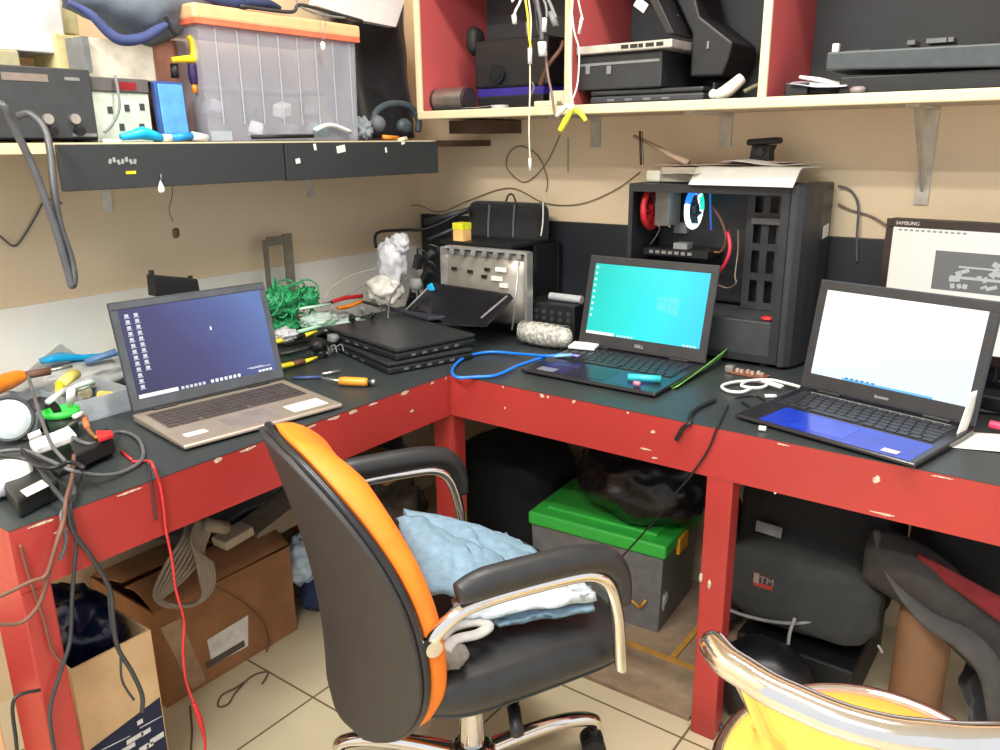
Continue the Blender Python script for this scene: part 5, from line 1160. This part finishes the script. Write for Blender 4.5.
P('tape',MB().prism(q,(.0005,0,0)),mat('packing_tape',rgb(170,140,110),.15),br)
nb=MB().b2((-.55,-.985,.0005),(-.13,-.80,.0006)); 
nb=MB().blob((-.28,-.88,.35),(.12,.07,.11),.25,2.4,5,.8,4)
solo('navy_bag',nb,mat('navy_plastic',rgb(10,22,54),.3,bump=.4,bscale=40),'shiny navy bag bulging out of the tall tan box','bag')
# cable coil
cl_=thing('cable_coil','big hank of pale grey cable hanging over the brown box under the left bench','cable',(-.36,-.57,.27))
r=random.Random(71)
for k in range(7):
    o1=k*3
    pts=[(212-k*4,522,-.30-.005*k),(206-k*4,540,-.29),(196-k*5,565,-.29),(172-k*3,590+k,-.30),(160+k*2,600+k*1.2,-.30),(190+k*2,606-k*1,-.28),(212-k*2,590-k*2,-.27),(213-k*3,565-k*2,-.27),(203-k*2,552-k*2,-.28),(215-k*3,520,-.30)]
    P('loop',MB().tube([at(x,y,x=xx) for x,y,xx in pts],.0042,7,smooth=5),mat('pale_grey_cord',rgb(150,138,122),.6),cl_)
P('band',MB().tube([at(205,524,x=-.285),at(226,528,x=-.285)],.016,10),mat('pale_grey_cord',(1,1,1)),cl_)
wire([at(212,585,x=-.30)]+[at(x,y,x=-.355) for x,y in [(240,600),(262,620),(268,645),(258,668)]]+[at(x,y,z=.004) for x,y in [(240,685),(222,695),(218,706),(228,704),(236,692),(252,676),(268,672),(262,684)]],.0022,BRN,'thin dark cable running over the brown box and curling on the tiles')
over([(190,706,'z',.004),(192,730,'z',.004),(190,760,'z',.004)],.0022,BRN,'thin brown cable lying on the floor beside the brown box')
# junk left, further in
c=at(303,590,x=-.42)
solo('plastic_bag',MB().blob((-.42,-.17,.17),(.05,.07,.075),.3,3,4,1,4,floor=.001),mat('pale_blue_bag',rgb(190,210,225),.3,bump=.5,bscale=50),'pale blue white plastic bag stuffed beside the brown box','plastic bag')
solo('red_scrap',MB().blob((-.45,-.13,.255),(.03,.035,.02),.4,3,8,1,3),RED,'dark red scrap on top of the pale blue bag','scrap')
solo('black_pouch',MB().blob((-.40,-.14,.06),(.05,.07,.055),.2,2,9,1,3,floor=.001),NAVY,'dark navy pouch on the floor under the pale blue bag','pouch')
solo('folded_carton',MB().prism([(-.42,-.34,.275),(-.42,-.17,.285),(-.42,-.17,.35),(-.42,-.32,.31)],(-.10,0,0)),mat('carton_dull',rgb(150,135,112),.85),'flat dull cardboard piece lying behind the brown box','cardboard')
solo('white_label_box',MB().box((-.44,-.385,.325),(.06,.09,.025),eul(.12,0,0),bev=.003),mat('box_grey_beige',rgb(190,176,150),.8),'small beige packet lying on the brown box','packet')
solo('dark_bag',MB().blob((-.585,-.34,.46),(.115,.32,.165),.25,2.2,14,1,4),FAB,'large black bag filling the dark space under the left bench','bag')
solo('dark_bag',MB().blob((-.57,.20,.22),(.12,.20,.2),.25,2.2,17,1,4,floor=.001),FAB,'black bag on the floor under the corner of the bench behind the red leg','bag')
PLAS=mat('smoked_bag',rgb(84,76,66),.3,bump=.6,bscale=40,var=.25,scale=12)
solo('parcel',MB().blob((-.30,.00,.20),(.11,.16,.19),.3,3,23,.8,4,floor=.001),PLAS,'brownish plastic wrapped parcel behind the far armrest under the bench','parcel')
solo('cardboard_piece',MB().b2((-.46,-.03,.395),(-.22,.16,.405)),CBR,'flat brown cardboard lying on the wrapped parcel','cardboard')
# bottom left corner box
lb=thing('cardboard_box','pale cardboard box standing left of the red end leg','box',(.02,-1.17,.0005))
q=at(12,692,x=.06)
P('body',MB().b2((-.35,-1.32,.0005),(-.125,-1.085,.37)),CRD,lb,bevel=.003)
P('flap',MB().b2((-.13,-1.30,.371),(-.122,-1.09,.40)),mat('card_edge',rgb(225,200,170),.8),lb)
solo('dark_box',MB().b2((-.34,-1.31,.402),(-.14,-1.10,.45)),BLK,'black flat case on top of the pale cardboard box at the left edge','case',bevel=.004)
# ================================================ under the right arm
cor=(.483,.287)
zl_=at(668,562,y=.287).z; zlt_=at(668,548,y=.287).z
Lp=at(530,524,z=zl_)
dirv=Vector((Lp.x-cor[0],Lp.y-cor[1],0)); wlen=dirv.length; dirv.normalize(); nb_=Vector((-dirv.y,dirv.x,0))*-1
if nb_.y<0: nb_=-nb_
gx=thing('storage_box','smoky clear storage box with a bright green lid under the right bench','storage box',(cor[0]+dirv.x*wlen/2+nb_.x*.14,cor[1]+dirv.y*wlen/2+nb_.y*.14,.012))
Mg=Matrix(((dirv.x,nb_.x,0,cor[0]),(dirv.y,nb_.y,0,cor[1]),(0,0,1,0),(0,0,0,1)))
wlen=min(wlen,.46); gd=.28
m=tub(0.012,wlen-.012,.012,gd-.012,.013,zl_,.003,.008)
P('tub',xf(m,Mg),mat('smoky_clear_box',rgb(120,120,118),.3,alpha=.72),gx)
GL=mat('lid_bright_green',rgb(52,170,62),.4,var=.04)
lm=MB().box((wlen/2,gd/2,(zl_+zlt_)/2+.002),(wlen+.01,gd+.01,zlt_-zl_),bev=.008,seg=3).box((wlen/2,gd/2,zlt_+.006),(wlen-.07,gd-.07,.012),bev=.005)
P('lid',xf(lm,Mg),GL,gx)
for k,xx in ((0,.0),(1,wlen)):
    P('latch',xf(MB().box((xx+(-.004 if k==0 else .004),gd*.45,zl_+.0),(.012,.07,.05),bev=.004),Mg),mat('latch_yellow_orange',rgb(235,165,40),.4),gx)
solo('orange_tool',MB().tube([at(622,592,y=.285),at(640,608,y=.285)],.004,8).tube([at(640,608,y=.285),at(646,600,y=.285)],.004,8),mat('amber_wire',rgb(200,140,50),.4),'amber bent strip seen at the front of the smoky green-lidded box','strip')
solo('paper_scrap',MB().blob(tuple(Vector((cor[0]-.03,cor[1]+.04,.10))),(.025,.02,.045),.4,3,3,1,3),mat('scrap_pale_grey',rgb(175,180,172),.6),'pale crumpled paper inside the right end of the green-lidded box','paper')
solo('dark_contents',MB().blob(tuple(Vector((cor[0]-.20,cor[1]+.13,.09))),(.14,.09,.07),.3,3,6,.8,3),DKG,'dark bundle inside the green-lidded box','bundle')
solo('flat_cardboard',MB().prism([at(540,690,z=.001),at(585,655,z=.001),at(700,655,z=.001),at(740,690,z=.001),at(690,722,z=.001),at(640,706,z=.001)][::-1] if False else [(.10,.02,.001),(.68,.03,.001),(.68,.62,.001),(.10,.62,.001)],(0,0,.010)),mat('grey_brown_board',rgb(150,128,104),.85,var=.08),'grey brown sheet of cardboard lying under the green-lidded box','cardboard')
solo('yellow_edge_board',MB().b2((.40,.20,.0112),(.66,.215,.016)).b2((.545,.22,.0112),(.56,.5,.016)),mat('amber_strip',rgb(190,140,60),.6),'amber edged strip of board lying in front of the green-lidded box','board')
c=at(640,500,y=.40)
solo('garbage_bag',MB().blob((.36,.40,zlt_+.135),(.20,.15,.125),.10,2.2,31,1,5,floor=zlt_+.0135).blob((.30,.42,zlt_+.22),(.07,.05,.05),.3,3,33,1,3),mat('bin_liner_black',rgb(20,19,22),.35,bump=.7,bscale=24,var=.2),'big black plastic bag resting on the green lid','bag')
solo('black_suitcase',MB().blob((-.15,.50,.21),(.20,.16,.20),.10,1.6,41,.7,5,floor=.012),mat('soft_black_cloth',rgb(12,14,16),.9),'large black bag in the corner left of the green-lidded box','bag')
solo('dark_pouch',MB().blob((.60,.42,.20),(.045,.10,.20),.2,2,44,.8,4,floor=.012),FAB,'narrow black pouch between the green-lidded box and the red leg','pouch')
# backpacks
bp=thing('backpack','dark grey backpack with a small red and white patch right of the red leg','backpack',(.85,.42,.12))
BPM=mat('backpack_charcoal',rgb(24,25,26),.9,bump=.3,bscale=180,var=.1)
BPM2=mat('backpack_grey',rgb(50,52,51),.9,bump=.3,bscale=180,var=.06)
P('body',MB().blob((.84,.42,.37),(.19,.13,.24),.06,1.6,51,.72,5),BPM,bp)
P('front_pocket',MB().blob((.835,.285,.285),(.185,.05,.11),.05,1.6,53,.62,5),BPM2,bp)
P('flap_edge',MB().tube(W([(718,604,'y',.24),(740,614,'y',.235),(775,622,'y',.235),(808,622,'y',.24),(838,610,'y',.25),(850,598,'y',.26)]),.0045,8),mat('edge_pale_grey',rgb(128,130,128),.8),bp)
c=at(763,582,y=.232)
P('patch',MB().box((c.x,.238,c.z),(.052,.006,.038),eul(0,.02,0),bev=.001),mat('patch_grey',rgb(58,50,48),.8),bp)
P('patch_emblem',MB().box((c.x-.017,.2343,c.z+.004),(.013,.0016,.026)),mat('emblem_pale',rgb(140,118,112),.8),bp)
P('patch_emblem',MB().box((c.x,.2343,c.z-.012),(.044,.0014,.010)),mat('emblem_red',rgb(150,50,44),.8),bp)
t=xf(lettering('TM',.026),Matrix.Translation((c.x+.008,.2335,c.z+.003))@Matrix.Rotation(PI/2,4,'X')); P('lettering',t,MATS['emblem_pale'],bp)
c=at(768,530,y=.275); P('label_patch',MB().box((c.x,.281,c.z),(.062,.005,.028),eul(0,.05,0)),mat('tab_grey',rgb(110,110,110),.8),bp)
P('strap',MB().tube(W([(795,618,'y',.22),(790,632,'y',.215),(788,646,'y',.215)]),.004,8),mat('strap_light',rgb(150,150,146),.7),bp)
P('top_handle',MB().tube(W([(780,496,'y',.40),(790,486,'y',.40),(805,490,'y',.40),(812,500,'y',.40)]),.007,8),FAB,bp)
bb=solo('black_crate',MB().b2((.70,.26,.001),(.98,.60,.125)),mat('crate_black',rgb(18,19,22),.5),'black crate on the floor carrying the dark grey backpack','crate',bevel=.006)
r=random.Random(77)
for i,(px,py) in enumerate([(778,654),(784,664),(786,672),(878,645)]):
    c=at(px,py,y=.235)
    solo('key_ring',MB().tube([c,c+Vector((.006,0,-.008)),c+Vector((.010,.002,-.016))],.0035,6),SIL,['shiny metal tag uppermost below the dark grey backpack','middle shiny metal tag below the dark grey backpack','lowest shiny metal tag below the dark grey backpack','small silver zip pull by the brown round stool leg'][i],'tag')
wh=thing('helmet','black round helmet-like bag on the floor behind the red leg','helmet',(.80,.12,.001))
P('body',MB().blob((.815,.13,.105),(.115,.10,.105),.08,1.8,61,1,4,floor=.001),mat('helmet_black',rgb(22,22,26),.4),wh)
P('strap',MB().tube([Vector((.815+.118*math.cos(a),.03+.012*math.sin(a*2),.105+.108*math.sin(a))) for a in [PI*.75+PI*.6*k/10 for k in range(11)]],.007,8),DKG,wh)
b2k=thing('backpack','grey and black backpack with a dark red stripe leaning at the right edge','backpack',(1.16,.40,.18))
P('body',MB().blob((1.19,.42,.42),(.16,.12,.20),.07,1.6,71,.75,5),BPM,b2k)
P('side_panel',MB().grid(lambda u,v: at(874+128*u-8*v+10*v*u,532+(42+34*u)*v+34*u+60*u*u*.9,y=.245-.05*math.sin(PI*v)*math.sin(PI*min(1,u+.15))),20,10,.02),mat('backpack_taupe',rgb(56,53,51),.9,bump=.3,bscale=160),b2k)
P('red_stripe',MB().grid(lambda u,v: at(918+90*u,552+48*u+(10+16*u)*v,y=.198+.006*math.cos(3*u)),14,4,.006),mat('dark_red_cloth',rgb(120,30,38),.9),b2k)
P('strap',MB().tube(W([(876,530,'y',.22),(884,560,'y',.20),(900,590,'y',.19),(930,620,'y',.18),(965,640,'y',.18),(990,670,'y',.18),(996,720,'y',.18)]),[.008,.010,.012,.022,.03,.03,.02],10,flat=.5),mat('strap_taupe',rgb(74,72,70),.9),b2k)
solo('round_post',MB().lathe([(.052,0),(.055,.004),(.055,.36),(.05,.365)],32,(1.105,.30,.001)),mat('brown_tube_card',rgb(134,98,68),.6,var=.05,scale=6),'brown cardboard tube standing on the floor under the right backpack','tube')
solo('dark_bundle',MB().blob((1.30,.38,.10),(.11,.14,.10),.2,2,81,1,4,floor=.001),FAB,'black bundle on the floor at the right edge below the striped backpack','bundle')
# ================================================ office chair
CHX,CHY=.408,-.445; CRZ=-math.atan2(.41,.91)
oc=thing('office_chair','office chair with black back shell, orange back cushion and chrome armrests','chair',(CHX,CHY,0),CRZ)
def part(name,mb,m,par=None,**k): return link(name,mb,m,par or oc,**k)
ORC=mat('orange_mesh_fabric',rgb(244,128,30),.6,var=.05,bump=.1,bscale=240)
def seatf(top):
    m=MB(); n=44; rings=[]
    def ring(s,z): 
        out=[]
        for k in range(n):
            a=2*PI*k/n; c_=math.cos(a); s_=math.sin(a); e=.46
            x=math.copysign(abs(c_)**e,c_)*.245*s; y=.014+math.copysign(abs(s_)**e,s_)*.240*s
            zz=z-.025+ .012*max(0,-(y/.225))**2 - (.018*max(0,y/.225)**3)
            out.append(Vector((x,y,zz)))
        return out
    lv=[(.90,.438),(.985,.442),(1.0,.456),(1.0,.476),(.975,.494),(.90,.505),(.7,.511),(.4,.508),(.1,.506)] if top else [(.80,.420),(.93,.424),(.975,.434),(.975,.4375)]
    vs=[];
    for s,z in lv: vs+=ring(s,z)
    F=[(i*n+k,i*n+(k+1)%n,(i+1)*n+(k+1)%n,(i+1)*n+k) for i in range(len(lv)-1) for k in range(n)]
    F+=[tuple(range(n))[::-1],tuple((len(lv)-1)*n+k for k in range(n))]
    m._add(vs,F,True); return m
part('seat',seatf(True),LEATH)
part('seat_pan',seatf(False),DKG)
# back: shell + cushion following one curved axis
BH0,BH1=.322,.882
BSH=.010
def bprof(s):  # s 0..1 bottom to top -> (y,z)
    z=BH0+(BH1-BH0)*s
    y=-.262+.014*math.sin(PI*s)-.085*s**1.5
    return y,z
def bw_(s): 
    q=abs(2*s-.92)/ (1.08 if s>.46 else .92)
    return .240*max(0,1-min(1,q)**(2.2 if s>.46 else 2.8))**.5
def bsurf(off,inset,wrap):
    def fn(u,v):
        s=.004+.992*v; y,z=bprof(s); hw=bw_(s)*inset
        uu=math.sin((u*2-1)*PI/2)
        x=hw*uu
        return Vector((x+BSH,y+off+wrap*(x/.238)**2,z))
    return fn
part('back_shell',MB().grid(bsurf(0,1.0,.065),30,40,-.014),mat('shell_black_plastic',rgb(46,44,44),.55,var=.04,bump=.08,bscale=300))
def cush(u,v):
    s=.01+.98*v; y,z=bprof(s); hw=bw_(s)*.985
    uu=math.sin((u*2-1)*PI/2); x=hw*uu
    edge=max(0,1-abs(uu)**4)**.5*min(1,(min(v,1-v)*9))**.5
    return Vector((x+BSH,y+.065*(x/.238)**2+.026+.062*edge,z))
def cush2(u,v):
    s=.01+.98*v; y,z=bprof(s); hw=bw_(s)*.985
    uu=math.sin((u*2-1)*PI/2); x=hw*uu
    return Vector((x+BSH,y+.065*(x/.238)**2+.0145,z))
cm_=MB(); nu,nv=32,44
A=[[cush(i/nu,j/nv) for j in range(nv+1)] for i in range(nu+1)]; B=[[cush2(i/nu,j/nv) for j in range(nv+1)] for i in range(nu+1)]
vs=[p for r_ in A for p in r_]+[p for r_ in B for p in r_]; k=nv+1; o_=(nu+1)*k
F=[(i*k+j,(i+1)*k+j,(i+1)*k+j+1,i*k+j+1) for i in range(nu) for j in range(nv)]+[(o_+i*k+j+1,o_+(i+1)*k+j+1,o_+(i+1)*k+j,o_+i*k+j) for i in range(nu) for j in range(nv)]
for i in range(nu): F+=[(i*k,o_+i*k,o_+(i+1)*k,(i+1)*k),((i+1)*k+nv,o_+(i+1)*k+nv,o_+i*k+nv,i*k+nv)]
for j in range(nv): F+=[(j+1,o_+j+1,o_+j,j),(nu*k+j,o_+nu*k+j,o_+nu*k+j+1,nu*k+j+1)]
cm_._add(vs,F,True); part('back_cushion',cm_,ORC)
def rim():
    pts=[]
    for q in range(25): s=.004+.992*q/24; y,z=bprof(s); pts.append((bw_(s)+BSH,y+.065*(bw_(s)/.238)**2+.002,z))
    for q in range(24,-1,-1): s=.004+.992*q/24; y,z=bprof(s); pts.append((-bw_(s)+BSH,y+.065*(bw_(s)/.238)**2+.002,z))
    return pts
part('back_rim',MB().tube(rim(),.007,8,closed=True,smooth=2),mat('rim_black',rgb(30,30,34),.3))
for sx in (-1,1):
    X=.27*sx
    fr_=MB().tube([(.262*sx,.168,.415),(.268*sx,.158,.47),(.271*sx,.148,.54),(.271*sx,.128,.60),(.269*sx,.092,.628),(.267*sx,.03,.636),(.265*sx,-.09,.640),(.262*sx,-.145,.632),(.258*sx,-.175,.612),(.256*sx,-.186,.60),(.254*sx,-.190,.588)],.0115,12,smooth=6)
    f=part('arm_frame',fr_,CHR)
    bo=part('bolt',MB().cyl((.232*sx,-.192,.584),(.266*sx,-.192,.584),.014,16),CHR,f)
    ar_=part('armrest',MB().tube([(.272*sx,.163,.555),(.272*sx,.153,.61),(.270*sx,.122,.648),(.268*sx,.07,.663),(.266*sx,0,.668),(.264*sx,-.105,.670),(.263*sx,-.150,.664)],[.012,.018,.023,.025,.026,.026,.018],14,smooth=6,flat=.8),LEATH)
    if sx<0: f.location.y=-.035; ar_.location.y=-.035
part('gas_lift',MB().cyl((0,0,.13),(0,0,.30),.026,20).cyl((0,0,.30),(0,0,.375),.016,18),CHR)
part('tilt_mechanism',MB().box((0,0,.380),(.16,.20,.026),bev=.006),DKG)
part('lever',MB().tube([(.06,.02,.378),(.16,.01,.365),(.20,-.02,.355)],.006,8).tube([(.19,-.012,.357),(.235,-.03,.34)],.012,10),BLK)
part('base_hub',MB().lathe([(.030,.075),(.048,.08),(.052,.10),(.048,.125),(.034,.14)],28),CHR)
for k in range(5):
    a=math.radians(61+72*k)-CRZ
    c_,s_=math.cos(a),math.sin(a); RR=.285
    arm=part('base_leg',MB().tube([(.03*c_,.03*s_,.108),(.12*c_,.12*s_,.115),(.22*c_,.22*s_,.112),(RR*c_,RR*s_,.092),((RR+.012)*c_,(RR+.012)*s_,.070)],[.020,.0175,.0165,.015,.012],12),CHR)
    q=Matrix.Rotation(a+.8*k,4,'Z')
    wm=MB()
    cx_,cy_=(RR+.004)*c_,(RR+.004)*s_
    ax=Vector((math.cos(a+.7*k+1.2),math.sin(a+.7*k+1.2),0))
    for sd in (-1,1):
        p=Vector((cx_,cy_,.0265))+ax*.0085*sd; wm.cyl(p,p+ax*.017*sd,.026,22)
    wm.cyl((cx_,cy_,.03),(cx_,cy_,.066),.009,12).cyl(Vector((cx_,cy_,.0265))-ax*.012,Vector((cx_,cy_,.0265))+ax*.012,.008,12)
    part('caster',wm,RUB,arm)
# denim on the seat
JM=mat('light_blue_denim',rgb(112,140,160),.85,var=.07,scale=60,bump=.3,bscale=300)
JW=mat('denim_reverse_pale',rgb(190,202,208),.85,var=.05,scale=60,bump=.3,bscale=200)
def patch(P00,P10,P11,P01,amp,fq,seed,th,bulge=.0,n=26):
    P00,P10,P11,P01=map(Vector,(P00,P10,P11,P01))
    def fn(u,v):
        p=P00*(1-u)*(1-v)+P10*u*(1-v)+P11*u*v+P01*(1-u)*v
        w=mnoise.noise(Vector((u*fq+seed,v*fq,seed)))+.5*abs(mnoise.noise(Vector((u*fq*2.1+seed,v*fq*2.1,3))))
        return p+Vector((amp*.5*mnoise.noise(Vector((u*3,v*3,seed+9))),amp*.5*mnoise.noise(Vector((u*3+5,v*3,seed))),amp*w+bulge*math.sin(PI*u)*math.sin(PI*v)))
    return MB().grid(fn,n,n,th)
jk=thing('denim_jeans','folded light blue denim jeans lying on the office chair seat','jeans',at(510,590,z=.52))
P('upper_fold',patch(at(398,522,z=.62),at(470,536,z=.60),at(520,590,z=.56),at(430,600,z=.60),.018,2.4,4,.012,.02),JM,jk)
P('upper_fold',patch(at(402,514,z=.62),at(505,538,z=.57),at(560,572,z=.54),at(440,590,z=.57),.018,2.4,14,.012,.015),JM,jk)
P('lower_fold',patch(at(452,585,z=.56),at(560,570,z=.545),at(597,603,z=.53),at(455,622,z=.53),.014,3.,24,.016,.02),JW,jk)
P('lower_fold',patch(at(462,605,z=.535),at(590,590,z=.52),at(594,612,z=.513),at(500,628,z=.512),.006,4.,27,.010,.008),JM,jk)
wb2=MB(); wb2.tube([at(x,y,z=.555) for x,y in [(404,528),(425,535),(432,550),(455,560),(462,572)]],.006,8).tube([at(x,y,z=.58) for x,y in [(430,524),(460,530),(485,542),(500,550)]],.004,8)
P('waistband',wb2,mat('denim_dark_seam',rgb(70,86,104),.85),jk)
bu2=thing('strap_bundle','grey white strap bundle on the seat beside the chrome armrest foot','strap',at(460,640,z=.52))
P('strap',MB().tube([at(x,y,z=.53) for x,y in [(440,640),(452,628),(475,622),(488,626),(478,634),(455,640),(445,652)]],.011,10,flat=.6),mat('strap_pale_grey',rgb(176,178,176),.7),bu2)
P('pad',MB().blob(at(450,655,z=.515),(.03,.03,.018),.3,3,3,1,3),mat('strap_taupe_grey',rgb(120,116,110),.8),bu2)
# ================================================ foreground chair
fc=thing('metal_chair','chrome tube chair with a pale yellow seat in the right foreground','chair',(1.13,-.53,0))
zr=.80
rail=[tuple(at(711,640,z=.80)),tuple(at(717,650,z=.80))]+[tuple(at(x,y,z=.80)) for x,y in [(728,662),(745,673),(772,690),(800,703),(830,716),(860,726),(895,734),(930,738),(965,741),(1000,741),(1040,738),(1080,728)]]
P('back_rail',MB().tube(rail,[.012,.0165]+[.0168]*20,16,smooth=6),CHR,fc)
P('leg',MB().tube([at(741,676,z=.795),at(752,700,z=.70),at(764,728,z=.60),at(778,765,z=.48),Vector((1.00,-.62,.30)),Vector((.99,-.66,.01))],.0105,12,smooth=5),CHR,fc)
cen=Vector((1.150,-.495,.46))
def sr(a,R=.215): return Vector((cen.x+R*math.cos(a)*.95,cen.y+R*math.sin(a)*1.05,.46))
P('seat_rim',MB().tube([sr(2*PI*k/40) for k in range(40)],.010,10,closed=True,smooth=0),CHR,fc)
P('seat',MB().lathe([(.02,-.012),(.185,-.012),(.198,-.004),(.198,.006),(.188,.014),(.12,.020),(.01,.022)],40,cen,Matrix.Scale(1.03,3,Vector((0,1,0)))),mat('pale_yellow_vinyl',rgb(236,186,84),.45,var=.02),fc)
P('seat_piping',MB().tube([sr(2*PI*k/40,.199)+Vector((0,0,.006)) for k in range(40)],.0045,8,closed=True,smooth=0),mat('orange_pink_piping',rgb(240,140,110),.5),fc)
for a in (PI*.25,PI*.75):
    p=sr(a); P('leg',MB().tube([p,p+Vector((.02*math.cos(a),.03*math.sin(a),-.20)),p+Vector((.05*math.cos(a),.07*math.sin(a),-.459+.004))],.0105,12),CHR,fc)
P('leg',MB().tube([Vector((1.30,-.80,.78)),Vector((1.32,-.74,.6)),Vector((1.33,-.70,.46)),Vector((1.345,-.72,.01))],.0105,12),CHR,fc)
P('stay',MB().tube([at(741,676,z=.795),at(757,725,z=.50),sr(PI*.98)],.004,8),CHR,fc)
# ================================================ ceiling lamps and light
def lamp(x,y,w,d,power,col,label):
    t=thing('ceiling_lamp',label,'lamp',(x,y,2.64))
    link('housing',MB().box((0,0,.03),(w+.06,d+.06,.05),bev=.004),WHT,t)
    li=bpy.data.lights.new('lamp_light','AREA'); li.shape='RECTANGLE'; li.size=w; li.size_y=d; li.energy=power; li.color=col
    o=bpy.data.objects.new('lamp_light',li); COL.objects.link(o); o.location=(x,y,2.635)
    return o
lamp(.75,-.45,1.2,.16,LP1,(1,.965,.90),'long white ceiling lamp above the office chair')
lamp(.25,-1.9,1.0,.16,LP3,(1,.975,.93),'white ceiling lamp added to brighten the left side of the room')  # unseen lamp added to brighten the left wall and its panel
lamp(1.3,-2.5,1.2,.16,LP2,(1,.97,.93),'long white ceiling lamp behind the camera')
w=bpy.data.worlds.new('room_ambient'); S.world=w; w.use_nodes=True
w.node_tree.nodes['Background'].inputs[0].default_value=(.92,.95,1.0,1); w.node_tree.nodes['Background'].inputs[1].default_value=AMB
cd=bpy.data.cameras.new('camera'); co=bpy.data.objects.new('camera',cd); COL.objects.link(co)
cd.sensor_width=36; cd.lens=FPX*36/1000; cd.clip_start=.02
co.matrix_world=Matrix(((RX.x,RY.x,RZ.x,CAM.x),(RX.y,RY.y,RZ.y,CAM.y),(RX.z,RY.z,RZ.z,CAM.z),(0,0,0,1)))
S.camera=co
S.view_settings.view_transform='Standard'; S.view_settings.look='None'; S.view_settings.gamma=1; S.view_settings.exposure=EXPO; S.view_settings.use_curve_mapping=False
